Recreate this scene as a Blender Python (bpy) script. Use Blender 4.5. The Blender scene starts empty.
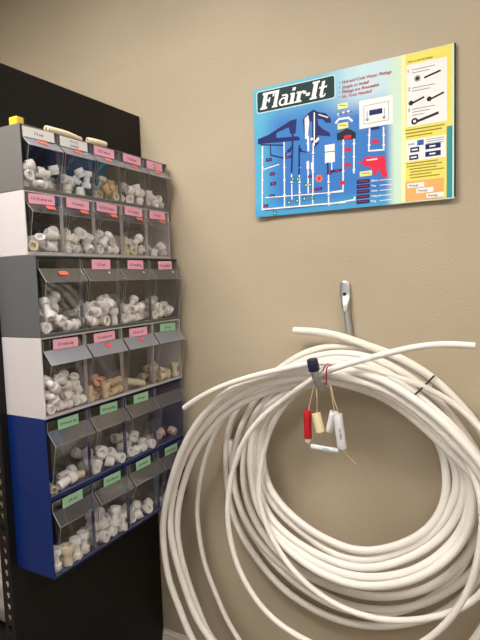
import bpy, bmesh, math, random
from mathutils import Vector, Matrix, Euler, Quaternion
random.seed(7)
S = bpy.context.scene
COL = S.collection
PI = math.pi
#FIT<
import bmesh as _bm
FIT_R = .0143
def arm(bm, M4, ln, nut=True, r0=.0088, r1=FIT_R):
    """revolved socket arm along +Z of M4 with a ribbed nut and an open mouth"""
    n = 16
    if nut:
        prof = [(r0,0),(r0,ln*.38),(r1*.96,ln*.42),(r1,ln*.48),(r1,ln*.94),(r1*.93,ln),(r0*.95,ln),(r0*.86,ln*.55),(0,ln*.55)]
    else:
        prof = [(r0,0),(r0,ln*.9),(r0*.92,ln),(r0*.7,ln),(r0*.64,ln*.5),(0,ln*.5)]
    rings = []
    for k,(r,z) in enumerate(prof):
        if r == 0:
            rings.append([bm.verts.new(M4 @ Vector((0,0,z)))]); continue
        ring = []
        for i in range(n):
            a = 2*math.pi*i/n
            rr = r*(1.0 if not nut or k not in (3,4) or i % 2 else .95)
            ring.append(bm.verts.new(M4 @ Vector((rr*math.cos(a), rr*math.sin(a), z))))
        rings.append(ring)
    for a,b in zip(rings, rings[1:]):
        if len(b) == 1:
            for i in range(n): bm.faces.new((a[i], a[(i+1)%n], b[0]))
        else:
            for i in range(n): bm.faces.new((a[i], a[(i+1)%n], b[(i+1)%n], b[i]))
def fitting_mesh(kind, sc=1.0):
    bm = _bm.new()
    I = Matrix.Identity(4)
    RX = lambda d: Matrix.Rotation(math.radians(d), 4, 'X')
    T = Matrix.Translation
    if kind == 'elbow':
        c = Vector((0,-.006,-.006))
        _bm.ops.create_uvsphere(bm, u_segments=14, v_segments=8, radius=.0092, matrix=T(c))
        arm(bm, T(c), .030); arm(bm, T(c) @ RX(-90), .030)
    elif kind == 'tee':
        c = Vector((0,-.004,0))
        arm(bm, T(c), .028); arm(bm, T(c) @ RX(180), .028); arm(bm, T(c) @ RX(-90), .03)
    elif kind == 'coupling':
        arm(bm, I, .024); arm(bm, RX(180), .024)
    elif kind == 'adapter':
        arm(bm, T((0,0,-.004)), .026); arm(bm, T((0,0,-.004)) @ RX(180), .02, False, .0105)
    elif kind == 'cap':
        arm(bm, T((0,0,-.012)), .024)
        _bm.ops.create_cone(bm, cap_ends=True, segments=16, radius1=.0105, radius2=.0128, depth=.008, matrix=T((0,0,-.008)))
    elif kind == 'tube':
        arm(bm, T((0,0,0)), .034, False, .0095); arm(bm, RX(180), .034, False, .0095)
    bmesh_scale = Matrix.Diagonal((sc,sc,sc,1))
    bm.transform(bmesh_scale)
    _bm.ops.recalc_face_normals(bm, faces=bm.faces)
    me = bpy.data.meshes.new('fitting_' + kind)
    bm.to_mesh(me); bm.free()
    for p in me.polygons: p.use_smooth = True
    me.set_sharp_from_angle(angle=math.radians(35))
    return me
# ---- stack of six bin cabinets: (floor height, height, depth, bins)
HS, HL = .164, .2145
CABS = []
_z = 0
for k in range(6):            # bottom to top
    h = [HL+.001, HL+.001, HL-.003, HL-.003, HS, HS][k]
    d = [.149,.149,.153,.153,.126,.126][k]
    CABS.append(dict(z=_z, h=h, d=d, n=5 if k > 3 else 4)); _z += h
CABS = CABS[::-1]              # top to bottom
WID = .600
def bin_geo(c, b):
    pitch = (WID-.006)/c['n']
    y0 = .003 + pitch*b + .003; y1 = .003 + pitch*(b+1) - .003
    k = c['h']/.21
    p = dict(y0=y0, y1=y1, zb=c['z']+.007, zt=c['z']+c['h']-.005, xb=.012, xf=c['d']+.001,
             zl=c['z']+c['h']-.005-.030*(.9 if c['n']==5 else 1.), ap=.026*(.8 if c['n']==5 else 1.))
    p['xk'] = p['xb'] + (p['xf']-p['xb'])*.42; p['zk'] = p['zb'] + (p['zt']-p['zb'])*.62
    p['za'] = p['zl'] - .034*(.66 if c['n']==5 else 1.)
    return p
# contents: per bin list of (kind, colour, count)
FILL = [
 [[('elbow','white',8),('cap','white',2)],[('cap','white',5),('coupling','white',4)],[('coupling','ivory',4),('elbow','tan',3)],[('elbow','white',6),('cap','white',3)],[('cap','white',13)]],
 [[('adapter','ivory',4),('elbow','white',4)],[('coupling','white',5),('elbow','white',3)],[('coupling','white',8),('cap','white',1)],[('elbow','white',5),('coupling','ivory',3)],[('cap','white',9)]],
 [[('tee','white',4),('coupling','white',4)],[('elbow','white',8),('adapter','white',5)],[('coupling','white',8),('adapter','white',3)],[('elbow','white',6),('cap','white',6)]],
 [[('cap','white',22),('elbow','white',11)],[('elbow','peach',3),('adapter','cream',8)],[('tube','ivory',2)],[('coupling','ivory',6),('cap','ivory',2)]],
 [[('tube','ivory',2),('adapter','white',2)],[('tee','white',4),('cap','white',3)],[('elbow','white',3),('coupling','white',3)],[('cap','blush',4)]],
 [[('coupling','white',4),('adapter','ivory',2)],[('elbow','white',5),('coupling','white',4)],[('elbow','white',3),('cap','blush',2)],[('cap','white',3)]],
]
SCALE = [[.98]*5,[1.0]*5,[1.08,1.05,1.06,1.06],[.98,.96,1.1,1.02],[1.18,1.12,1.12,1.1],[1.25,1.18,1.15,1.1]]
#FIT>
PLACED = [
(0,0,'elbow','white',0.0898,0.0954,1.0398,0.697,-0.121,0.579,0.405),
(0,0,'elbow','white',0.0689,0.0568,1.0427,0.047,-0.238,0.175,0.954),
(0,0,'elbow','white',0.1063,0.0217,1.0507,0.5,-0.5,0.5,-0.5),
(0,0,'elbow','white',0.1127,0.0619,1.0413,0.67,0.126,-0.715,0.156),
(0,0,'cap','white',0.0856,0.0544,1.0654,0.689,0.311,0.404,0.515),
(0,0,'elbow','white',0.1179,0.0764,1.0686,0.062,-0.712,0.126,0.688),
(0,0,'elbow','white',0.1032,0.0242,1.0806,0.668,-0.323,0.457,0.491),
(0,0,'elbow','white',0.0711,0.0893,1.07,0.357,0.413,-0.349,-0.762),
(0,0,'cap','white',0.1236,0.1033,1.0821,0.896,0.144,-0.054,0.416),
(0,0,'elbow','white',0.0628,0.0311,1.0774,0.626,0.022,-0.33,0.706),
(0,1,'cap','white',0.1122,0.1546,1.039,0.991,0.0,0.0,-0.136),
(0,1,'cap','white',0.0744,0.1679,1.0404,0.724,0.08,-0.584,-0.358),
(0,1,'cap','white',0.0759,0.1404,1.0406,0.023,0.711,0.015,0.703),
(0,1,'cap','white',0.113,0.2026,1.039,0.0,0.568,0.823,-0.0),
(0,1,'coupling','white',0.1135,0.1535,1.0645,0.154,0.088,-0.702,-0.69),
(0,1,'coupling','white',0.0987,0.1893,1.0609,0.707,0.079,0.42,0.563),
(0,1,'coupling','white',0.1219,0.2219,1.0746,0.68,0.059,0.063,0.728),
(0,1,'cap','white',0.1243,0.1947,1.0887,0.007,-0.11,-0.181,0.977),
(0,1,'coupling','white',0.0725,0.1537,1.0646,0.203,-0.685,0.019,-0.699),
(0,2,'coupling','ivory',0.1006,0.3408,1.0406,0.24,-0.666,0.239,-0.665),
(0,2,'coupling','ivory',0.0845,0.2941,1.0412,0.252,0.523,-0.476,-0.661),
(0,2,'coupling','ivory',0.0856,0.2592,1.0406,0.64,0.301,-0.64,-0.301),
(0,2,'elbow','tan',0.0907,0.3411,1.0705,0.561,0.478,-0.338,-0.585),
(0,2,'elbow','tan',0.1186,0.3081,1.0567,0.943,0.329,0.04,0.008),
(0,2,'elbow','tan',0.0691,0.2864,1.0668,0.263,0.554,-0.714,0.339),
(0,2,'coupling','ivory',0.0925,0.3079,1.0754,0.091,0.261,-0.953,0.122),
(0,3,'cap','white',0.1006,0.378,1.0406,0.322,-0.538,0.242,-0.741),
(0,3,'elbow','white',0.0744,0.4501,1.0408,0.534,0.451,0.554,-0.453),
(0,3,'elbow','white',0.0988,0.4138,1.0407,0.219,0.673,-0.227,0.669),
(0,3,'cap','white',0.115,0.4582,1.039,0.118,0.0,0.0,-0.993),
(0,3,'elbow','white',0.0694,0.3975,1.0636,0.394,0.342,-0.587,0.619),
(0,3,'elbow','white',0.0542,0.4124,1.0844,0.849,0.088,-0.472,0.22),
(0,3,'elbow','white',0.0952,0.4219,1.0722,0.872,-0.238,-0.398,0.159),
(0,3,'cap','white',0.1209,0.4066,1.0674,0.414,0.423,0.409,-0.695),
(0,3,'elbow','white',0.1215,0.4452,1.0684,0.987,0.118,-0.047,0.102),
(0,4,'cap','white',0.0765,0.4966,1.0407,0.407,0.421,-0.501,-0.637),
(0,4,'cap','white',0.1067,0.5786,1.0406,0.153,0.597,0.076,-0.784),
(0,4,'cap','white',0.1087,0.4973,1.0404,0.003,0.582,0.102,0.806),
(0,4,'cap','white',0.1149,0.5324,1.0406,0.538,-0.512,0.494,-0.452),
(0,4,'cap','white',0.0714,0.5782,1.0404,0.399,-0.379,0.454,-0.701),
(0,4,'cap','white',0.0631,0.5229,1.0501,0.484,0.319,-0.792,-0.195),
(0,4,'cap','white',0.1169,0.5568,1.0544,0.937,0.315,0.143,0.04),
(0,4,'cap','white',0.1209,0.4968,1.0678,0.346,0.093,0.034,0.933),
(0,4,'cap','white',0.0891,0.5251,1.0404,0.806,0.102,-0.582,-0.003),
(0,4,'cap','white',0.093,0.4969,1.0626,0.213,-0.114,0.635,0.734),
(0,4,'cap','white',0.089,0.553,1.0418,0.039,0.001,0.181,0.983),
(0,4,'cap','white',0.1099,0.5215,1.0633,0.141,-0.966,-0.148,-0.16),
(0,4,'cap','white',0.0852,0.5364,1.0678,0.002,-0.703,-0.171,0.69),
(1,0,'elbow','white',0.0789,0.0827,0.8766,0.255,-0.583,0.304,0.709),
(1,0,'elbow','white',0.1116,0.0917,0.8785,0.767,0.552,-0.195,0.263),
(1,0,'adapter','ivory',0.1032,0.0284,0.8763,0.277,0.661,0.027,0.697),
(1,0,'elbow','white',0.1036,0.0526,0.89,0.51,0.473,-0.15,-0.703),
(1,0,'adapter','ivory',0.0539,0.0493,0.9064,0.326,-0.414,0.849,0.031),
(1,0,'adapter','ivory',0.0647,0.0211,0.889,0.892,-0.104,-0.104,0.427),
(1,0,'adapter','ivory',0.0566,0.0928,0.9018,0.54,-0.439,0.481,0.533),
(1,0,'elbow','white',0.1183,0.092,0.9118,0.738,0.549,-0.283,0.27),
(1,1,'elbow','white',0.0778,0.2165,0.8788,0.263,0.326,-0.072,-0.905),
(1,1,'coupling','white',0.1177,0.1407,0.8893,0.086,-0.43,-0.898,0.041),
(1,1,'coupling','white',0.062,0.1871,0.8925,0.676,-0.363,0.066,0.638),
(1,1,'elbow','white',0.1084,0.2217,0.8939,0.26,0.653,0.661,0.263),
(1,1,'elbow','white',0.1059,0.1691,0.8907,0.926,-0.246,0.278,-0.063),
(1,1,'coupling','white',0.086,0.1796,0.912,0.22,0.079,-0.46,0.857),
(1,1,'coupling','white',0.1103,0.1968,0.9227,0.602,0.245,0.748,-0.135),
(1,1,'coupling','white',0.0844,0.147,0.8905,0.7,0.265,0.05,0.662),
(1,2,'coupling','white',0.101,0.2595,0.8769,0.664,0.242,0.664,0.242),
(1,2,'coupling','white',0.1149,0.3129,0.8769,0.295,-0.295,0.643,0.643),
(1,2,'coupling','white',0.0771,0.3405,0.8859,0.58,-0.383,0.357,-0.624),
(1,2,'coupling','white',0.0814,0.301,0.8858,0.85,0.365,0.38,-0.026),
(1,2,'coupling','white',0.0955,0.3155,0.9094,0.245,-0.53,-0.319,0.746),
(1,2,'coupling','white',0.121,0.285,0.9061,0.017,-0.082,-0.36,-0.929),
(1,2,'cap','white',0.0647,0.2771,0.8868,0.403,0.169,0.299,-0.848),
(1,2,'coupling','white',0.0961,0.2732,0.9146,0.699,-0.418,0.276,0.511),
(1,2,'coupling','white',0.0557,0.2596,0.9197,0.148,0.857,0.331,0.366),
(1,3,'coupling','ivory',0.1027,0.4063,0.8769,0.657,-0.225,-0.67,0.262),
(1,3,'elbow','white',0.0717,0.3898,0.8962,0.339,0.398,-0.62,0.585),
(1,3,'elbow','white',0.099,0.4541,0.8796,0.673,0.139,0.461,0.561),
(1,3,'elbow','white',0.1173,0.427,0.9053,0.41,0.113,-0.855,-0.296),
(1,3,'elbow','white',0.0759,0.4292,0.8983,0.333,0.067,-0.419,0.842),
(1,3,'coupling','ivory',0.0498,0.3899,0.9163,0.612,-0.575,0.35,0.415),
(1,3,'elbow','white',0.0572,0.4473,0.9077,0.257,0.383,0.414,0.785),
(1,3,'coupling','ivory',0.1124,0.379,0.8872,0.0,-0.753,0.659,-0.0),
(1,4,'cap','white',0.0699,0.5642,0.8767,0.741,0.579,-0.119,0.318),
(1,4,'cap','white',0.1114,0.5735,0.8767,0.805,-0.309,0.504,-0.047),
(1,4,'cap','white',0.0718,0.5006,0.8767,0.429,0.047,0.589,-0.683),
(1,4,'cap','white',0.1134,0.5192,0.8752,0.0,0.683,-0.731,-0.0),
(1,4,'cap','white',0.0987,0.5432,0.8752,0.395,-0.0,0.0,-0.919),
(1,4,'cap','white',0.0732,0.5369,0.8774,0.69,-0.046,-0.706,0.156),
(1,4,'cap','white',0.0889,0.5164,0.8893,0.348,0.887,-0.017,-0.303),
(1,4,'cap','white',0.0885,0.5793,0.8916,0.656,-0.682,0.224,0.231),
(1,4,'cap','white',0.1186,0.5567,0.8965,0.321,-0.552,-0.706,-0.305),
(2,0,'coupling','white',0.1036,0.0998,0.6665,0.636,-0.644,0.293,0.309),
(2,0,'tee','white',0.1223,0.0275,0.6666,0.705,-0.006,0.71,0.001),
(2,0,'tee','white',0.0854,0.0645,0.6906,0.601,-0.596,0.372,0.38),
(2,0,'coupling','white',0.0742,0.0236,0.7165,0.384,-0.571,0.342,-0.64),
(2,0,'coupling','white',0.136,0.1187,0.6665,0.014,-0.08,0.703,-0.707),
(2,0,'tee','white',0.0716,0.1157,0.7257,0.451,-0.33,0.143,0.817),
(2,0,'coupling','white',0.1317,0.0733,0.6881,0.521,0.439,-0.348,-0.643),
(2,0,'tee','white',0.1294,0.0425,0.7114,0.189,-0.661,0.682,-0.25),
(2,1,'elbow','white',0.129,0.234,0.6661,0.512,0.483,0.521,-0.483),
(2,1,'elbow','white',0.1397,0.1802,0.6766,0.816,-0.067,-0.527,0.228),
(2,1,'elbow','white',0.0989,0.2664,0.6652,0.8,0.097,-0.577,-0.134),
(2,1,'elbow','white',0.1449,0.1973,0.7005,0.808,-0.045,-0.528,0.256),
(2,1,'adapter','white',0.1431,0.2804,0.6769,0.047,0.0,0.0,-0.999),
(2,1,'adapter','white',0.0908,0.226,0.6725,0.439,-0.481,-0.173,-0.739),
(2,1,'adapter','white',0.0923,0.1907,0.6727,0.494,0.653,-0.496,-0.289),
(2,1,'elbow','white',0.1156,0.2539,0.6895,0.602,0.196,-0.286,-0.72),
(2,1,'adapter','white',0.0695,0.2244,0.6899,0.759,0.608,0.153,-0.176),
(2,1,'elbow','white',0.1029,0.2173,0.704,0.65,0.554,0.356,-0.379),
(2,1,'elbow','white',0.1134,0.2804,0.7262,0.17,-0.685,0.69,-0.162),
(2,1,'elbow','white',0.15,0.2416,0.7109,0.951,0.305,0.046,-0.007),
(2,1,'adapter','white',0.0892,0.1702,0.6916,0.743,-0.093,0.663,-0.018),
(2,2,'coupling','white',0.0922,0.3598,0.6662,0.382,-0.61,0.357,0.595),
(2,2,'coupling','white',0.0979,0.4281,0.6669,0.587,-0.395,0.587,-0.395),
(2,2,'coupling','white',0.141,0.3609,0.6662,0.523,-0.523,0.476,0.476),
(2,2,'coupling','white',0.1278,0.3205,0.6662,0.647,0.309,0.636,0.286),
(2,2,'adapter','white',0.1176,0.3969,0.6656,0.62,-0.079,-0.678,0.386),
(2,2,'coupling','white',0.0875,0.4061,0.6885,0.118,-0.541,-0.259,-0.791),
(2,2,'adapter','white',0.1019,0.3471,0.6946,0.646,-0.065,-0.644,0.405),
(2,2,'adapter','white',0.1477,0.3836,0.6945,0.739,-0.662,0.047,0.121),
(2,2,'coupling','white',0.1326,0.3266,0.6955,0.666,-0.405,0.598,-0.186),
(2,2,'coupling','white',0.1179,0.3931,0.7076,0.509,-0.167,-0.301,-0.789),
(2,2,'coupling','white',0.0799,0.3691,0.7002,0.8,0.216,-0.559,0.041),
(2,3,'cap','white',0.105,0.4664,0.6662,0.523,0.523,-0.476,0.476),
(2,3,'cap','white',0.1371,0.5002,0.6662,0.456,0.162,0.564,0.669),
(2,3,'cap','white',0.0874,0.5039,0.6644,0.0,-0.765,-0.644,-0.0),
(2,3,'elbow','white',0.1284,0.5626,0.6679,0.908,0.092,0.358,0.199),
(2,3,'elbow','white',0.0873,0.5485,0.6669,0.867,0.276,-0.383,0.162),
(2,3,'cap','white',0.0985,0.579,0.692,0.645,-0.648,0.286,0.286),
(2,3,'cap','white',0.1391,0.4682,0.6662,0.653,0.272,0.657,0.261),
(2,3,'cap','white',0.0709,0.5143,0.6896,0.655,0.465,0.293,-0.519),
(2,3,'elbow','white',0.0679,0.5614,0.7012,0.876,0.433,0.11,0.179),
(2,3,'elbow','white',0.0859,0.4712,0.6895,0.871,-0.062,0.436,0.219),
(2,3,'elbow','white',0.1134,0.5204,0.6703,0.984,0.122,0.058,-0.116),
(2,3,'elbow','white',0.1326,0.482,0.6965,0.689,0.187,0.17,-0.68),
(3,0,'cap','white',0.1421,0.0216,0.4536,0.702,-0.02,0.711,-0.028),
(3,0,'cap','white',0.1141,0.1344,0.4536,0.297,-0.305,0.637,0.642),
(3,0,'elbow','white',0.0807,0.0621,0.4561,0.007,0.207,-0.157,-0.966),
(3,0,'elbow','white',0.143,0.1177,0.4564,0.052,-0.07,-0.581,-0.809),
(3,0,'cap','white',0.1415,0.0822,0.4536,0.712,-0.698,0.075,-0.006),
(3,0,'cap','white',0.0859,0.1064,0.4536,0.699,-0.706,-0.037,0.104),
(3,0,'elbow','white',0.11,0.0379,0.4613,0.383,-0.891,-0.14,-0.201),
(3,0,'cap','white',0.1475,0.0794,0.4803,0.09,0.087,-0.785,0.606),
(3,0,'cap','white',0.1177,0.1015,0.452,0.871,-0.0,0.0,0.491),
(3,0,'cap','white',0.0856,0.0217,0.4533,0.746,-0.01,-0.073,-0.662),
(3,0,'cap','white',0.1409,0.0546,0.4534,0.806,-0.578,0.127,-0.032),
(3,0,'cap','white',0.0802,0.1329,0.4541,0.776,-0.199,0.526,-0.286),
(3,0,'cap','white',0.1014,0.1179,0.473,0.457,0.125,-0.88,0.033),
(3,0,'cap','white',0.1212,0.0648,0.4783,0.601,-0.176,0.772,0.112),
(3,0,'cap','white',0.0696,0.1,0.475,0.152,0.514,0.101,0.838),
(3,0,'cap','white',0.1243,0.1345,0.4795,0.438,-0.438,0.555,0.555),
(3,0,'cap','white',0.0856,0.1345,0.4899,0.67,-0.67,0.226,0.226),
(3,0,'elbow','white',0.1434,0.0298,0.4833,0.185,-0.682,0.605,0.367),
(3,0,'elbow','white',0.1034,0.0857,0.4791,0.315,0.311,0.429,0.787),
(3,0,'cap','white',0.0705,0.0218,0.4763,0.079,-0.114,0.001,0.99),
(3,0,'elbow','white',0.1372,0.1048,0.5021,0.639,-0.344,0.677,-0.117),
(3,0,'cap','white',0.1343,0.0536,0.4981,0.595,0.41,-0.093,0.685),
(3,0,'elbow','white',0.0997,0.0413,0.491,0.411,0.284,-0.257,0.827),
(3,0,'cap','white',0.0919,0.1071,0.4962,0.346,-0.269,-0.686,0.581),
(3,0,'cap','white',0.1525,0.0763,0.5081,0.336,0.151,0.488,-0.791),
(3,0,'elbow','white',0.1071,0.0989,0.5167,0.813,0.483,-0.319,0.066),
(3,0,'elbow','white',0.1493,0.0262,0.5192,0.778,-0.192,-0.54,0.259),
(3,0,'elbow','white',0.0575,0.0343,0.5067,0.393,0.035,-0.08,-0.916),
(3,0,'cap','white',0.0635,0.0785,0.4926,0.193,-0.145,0.698,-0.674),
(3,0,'elbow','white',0.0854,0.0594,0.507,0.344,0.354,-0.149,0.857),
(3,0,'cap','white',0.1557,0.0585,0.5269,0.128,0.125,-0.428,0.886),
(3,0,'cap','white',0.1191,0.1331,0.5126,0.543,-0.175,0.331,-0.751),
(3,0,'cap','white',0.0647,0.1195,0.4974,0.464,0.552,-0.033,-0.692),
(3,1,'elbow','peach',0.092,0.1736,0.4534,0.709,-0.075,0.695,0.093),
(3,1,'adapter','cream',0.0809,0.2571,0.4525,0.694,0.639,-0.19,0.27),
(3,1,'adapter','cream',0.1434,0.2708,0.4525,0.712,-0.616,-0.255,-0.22),
(3,1,'adapter','cream',0.1201,0.2436,0.4525,0.536,0.52,0.418,-0.517),
(3,1,'adapter','cream',0.144,0.2283,0.4632,0.824,0.0,0.0,-0.566),
(3,1,'adapter','cream',0.134,0.1735,0.4613,0.0,0.495,-0.869,0.0),
(3,1,'adapter','cream',0.1022,0.2705,0.4606,0.357,0.208,-0.425,0.805),
(3,1,'adapter','cream',0.1165,0.2037,0.4525,0.173,-0.663,0.072,0.725),
(3,1,'elbow','peach',0.0698,0.2692,0.4799,0.127,-0.795,-0.139,-0.577),
(3,1,'adapter','cream',0.1319,0.279,0.4776,0.324,0.795,-0.246,-0.45),
(3,1,'elbow','peach',0.1017,0.2346,0.4814,0.693,0.489,0.234,0.475),
(3,2,'tube','ivory',0.1166,0.3416,0.4504,0.243,0.604,-0.368,0.664),
(3,2,'tube','ivory',0.1409,0.3628,0.46,0.581,-0.795,-0.093,-0.147),
(3,3,'cap','ivory',0.0879,0.5324,0.4541,0.04,-0.705,0.089,0.702),
(3,3,'coupling','ivory',0.1421,0.5069,0.4541,0.706,-0.706,0.033,0.032),
(3,3,'cap','ivory',0.0944,0.5733,0.4541,0.703,-0.461,0.541,-0.009),
(3,3,'coupling','ivory',0.1137,0.4846,0.4647,0.0,0.934,0.356,0.0),
(3,3,'coupling','ivory',0.0854,0.4782,0.4541,0.706,0.706,-0.032,0.032),
(3,3,'coupling','ivory',0.139,0.5772,0.4647,0.552,0.0,-0.0,-0.834),
(3,3,'coupling','ivory',0.117,0.5411,0.4611,0.506,-0.785,-0.225,-0.279),
(3,3,'coupling','ivory',0.0837,0.5128,0.478,0.513,0.227,-0.799,-0.219),
(4,0,'tube','ivory',0.11,0.0312,0.2358,0.609,-0.542,-0.454,0.359),
(4,0,'adapter','white',0.1362,0.0712,0.2421,0.694,-0.544,0.312,0.352),
(4,0,'adapter','white',0.0886,0.1145,0.2399,0.723,-0.627,0.214,0.193),
(4,0,'tube','ivory',0.1138,0.1049,0.2357,0.395,-0.498,-0.502,-0.586),
(4,1,'cap','white',0.1343,0.2387,0.2398,0.342,0.571,0.152,-0.73),
(4,1,'cap','white',0.0878,0.2316,0.24,0.687,-0.571,0.424,0.149),
(4,1,'tee','white',0.1164,0.1731,0.2445,0.488,0.51,0.49,0.512),
(4,1,'tee','white',0.1184,0.2764,0.2433,0.281,0.649,0.281,0.649),
(4,1,'cap','white',0.0755,0.2603,0.2563,0.896,0.031,0.096,-0.433),
(4,1,'tee','white',0.0748,0.1898,0.2654,0.076,-0.505,-0.756,-0.41),
(4,1,'tee','white',0.1159,0.2204,0.2587,0.368,-0.079,-0.422,-0.825),
(4,2,'elbow','white',0.0902,0.3532,0.2397,0.225,-0.433,0.392,0.78),
(4,2,'coupling','white',0.1368,0.3691,0.24,0.3,-0.302,-0.639,-0.64),
(4,2,'elbow','white',0.1188,0.3241,0.2433,0.705,0.161,-0.052,-0.688),
(4,2,'coupling','white',0.0666,0.3591,0.2718,0.736,0.65,-0.144,0.124),
(4,2,'coupling','white',0.1229,0.428,0.24,0.249,-0.662,-0.249,0.662),
(4,2,'elbow','white',0.0808,0.4114,0.2529,0.879,0.343,0.219,0.249),
(4,3,'cap','blush',0.119,0.5762,0.2397,0.505,0.483,-0.333,-0.633),
(4,3,'cap','blush',0.1009,0.5072,0.2395,0.64,0.398,0.437,0.491),
(4,3,'cap','blush',0.0912,0.5405,0.2395,0.436,-0.023,0.591,0.679),
(4,3,'cap','blush',0.0869,0.4719,0.2379,0.0,-0.401,-0.916,0.0),
(5,0,'coupling','white',0.1233,0.026,0.0392,0.519,0.0,0.0,-0.855),
(5,0,'coupling','white',0.132,0.0922,0.0392,0.75,-0.0,-0.0,-0.661),
(5,0,'coupling','white',0.0874,0.1104,0.0263,0.04,0.026,0.707,-0.706),
(5,0,'coupling','white',0.1231,0.1288,0.0392,0.0,-0.996,-0.09,0.0),
(5,0,'adapter','ivory',0.0948,0.0454,0.0252,0.548,0.658,0.111,-0.504),
(5,0,'adapter','ivory',0.1373,0.0579,0.0393,0.898,-0.001,0.005,0.441),
(5,1,'coupling','white',0.0825,0.2665,0.0253,0.706,0.706,-0.033,0.033),
(5,1,'elbow','white',0.121,0.1873,0.0252,0.565,0.48,0.474,-0.476),
(5,1,'coupling','white',0.119,0.2274,0.0253,0.394,0.678,-0.2,-0.587),
(5,1,'elbow','white',0.1102,0.1981,0.052,0.15,0.355,0.329,0.862),
(5,1,'coupling','white',0.1342,0.2786,0.0377,0.409,0.004,0.002,0.912),
(5,1,'elbow','white',0.08,0.193,0.0291,0.877,0.444,-0.159,0.086),
(5,1,'elbow','white',0.07,0.2329,0.058,0.13,-0.289,0.442,0.839),
(5,1,'elbow','white',0.1045,0.2602,0.0487,0.016,0.17,-0.31,-0.935),
(5,1,'coupling','white',0.1381,0.2466,0.0686,0.064,0.387,0.917,-0.076),
(5,2,'cap','blush',0.0865,0.404,0.0249,0.681,-0.676,-0.222,0.174),
(5,2,'elbow','white',0.1278,0.3403,0.0244,0.801,0.312,0.47,-0.202),
(5,2,'cap','blush',0.0818,0.3232,0.0247,0.29,0.574,0.141,0.753),
(5,2,'elbow','white',0.1207,0.41,0.0249,0.441,-0.328,-0.412,-0.726),
(5,2,'elbow','white',0.0975,0.3644,0.0323,0.744,0.185,-0.601,-0.226),
(5,3,'cap','white',0.1364,0.5064,0.024,0.525,0.371,-0.459,0.613),
(5,3,'cap','white',0.1315,0.471,0.0224,0.0,0.798,0.602,-0.0),
(5,3,'cap','white',0.1342,0.5468,0.0242,0.636,-0.168,0.687,-0.309),
]
ZO = .68                      # floor below the cabinets
YW = .6226                    # back wall plane
# ---------------- camera ----------------
FPX = 519.0
YAW, PIT, ROL = .5117, .0801, -.0333
CAM = Vector((1.2376, -.8937, .7777 + ZO))
cF = Vector((-math.sin(YAW)*math.cos(PIT), math.cos(YAW)*math.cos(PIT), -math.sin(PIT)))
cR0 = Vector((math.cos(YAW), math.sin(YAW), 0)); cU0 = cR0.cross(cF)
cR = cR0*math.cos(ROL) + cU0*math.sin(ROL); cU = -cR0*math.sin(ROL) + cU0*math.cos(ROL)
cam = bpy.data.cameras.new('camera'); co = bpy.data.objects.new('camera', cam); COL.objects.link(co)
cam.sensor_fit = 'VERTICAL'; cam.sensor_height = 36; cam.lens = FPX/640*36; cam.clip_start = .02
M = Matrix((cR, cU, -cF)).transposed().to_4x4(); M.translation = CAM
co.matrix_world = M; S.camera = co
def at(u, v, d=0.0):
    """point at distance d in front of the back wall seen at photo position u,v"""
    r = cF + cR*((u-240)/FPX) - cU*((v-320)/FPX)
    return CAM + r*((YW - d - CAM.y)/r.y)
def at_x(u, v, x):
    r = cF + cR*((u-240)/FPX) - cU*((v-320)/FPX)
    return CAM + r*((x - CAM.x)/r.x)

# ---------------- materials ----------------
def srgb(c):
    return tuple(((x/255)/12.92 if x/255 <= .04045 else ((x/255+.055)/1.055)**2.4) for x in c) + (1,)
MATS = {}
def mat(name, col, rough=.5, metal=0, bump=0, bscale=200, spec=.5, var=0, vscale=20, sss=0):
    if name in MATS: return MATS[name]
    m = bpy.data.materials.new(name); m.use_nodes = True; nt = m.node_tree; b = nt.nodes['Principled BSDF']
    c = srgb(col)
    b.inputs['Base Color'].default_value = c; b.inputs['Roughness'].default_value = rough
    b.inputs['Metallic'].default_value = metal; b.inputs['Specular IOR Level'].default_value = spec
    tc = nt.nodes.new('ShaderNodeTexCoord')
    if var:
        n = nt.nodes.new('ShaderNodeTexNoise'); n.inputs['Scale'].default_value = vscale; n.inputs['Detail'].default_value = 4
        r = nt.nodes.new('ShaderNodeValToRGB')
        r.color_ramp.elements[0].position = .3; r.color_ramp.elements[1].position = .7
        r.color_ramp.elements[0].color = tuple(x*(1-var) for x in c[:3]) + (1,)
        r.color_ramp.elements[1].color = tuple(min(1, x*(1+var)) for x in c[:3]) + (1,)
        nt.links.new(tc.outputs['Object'], n.inputs['Vector']); nt.links.new(n.outputs['Fac'], r.inputs['Fac'])
        nt.links.new(r.outputs['Color'], b.inputs['Base Color'])
    if bump:
        n = nt.nodes.new('ShaderNodeTexNoise'); n.inputs['Scale'].default_value = bscale; n.inputs['Detail'].default_value = 3
        bp = nt.nodes.new('ShaderNodeBump'); bp.inputs['Strength'].default_value = bump; bp.inputs['Distance'].default_value = .002
        nt.links.new(tc.outputs['Object'], n.inputs['Vector']); nt.links.new(n.outputs['Fac'], bp.inputs['Height'])
        nt.links.new(bp.outputs['Normal'], b.inputs['Normal'])
    MATS[name] = m
    return m
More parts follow.
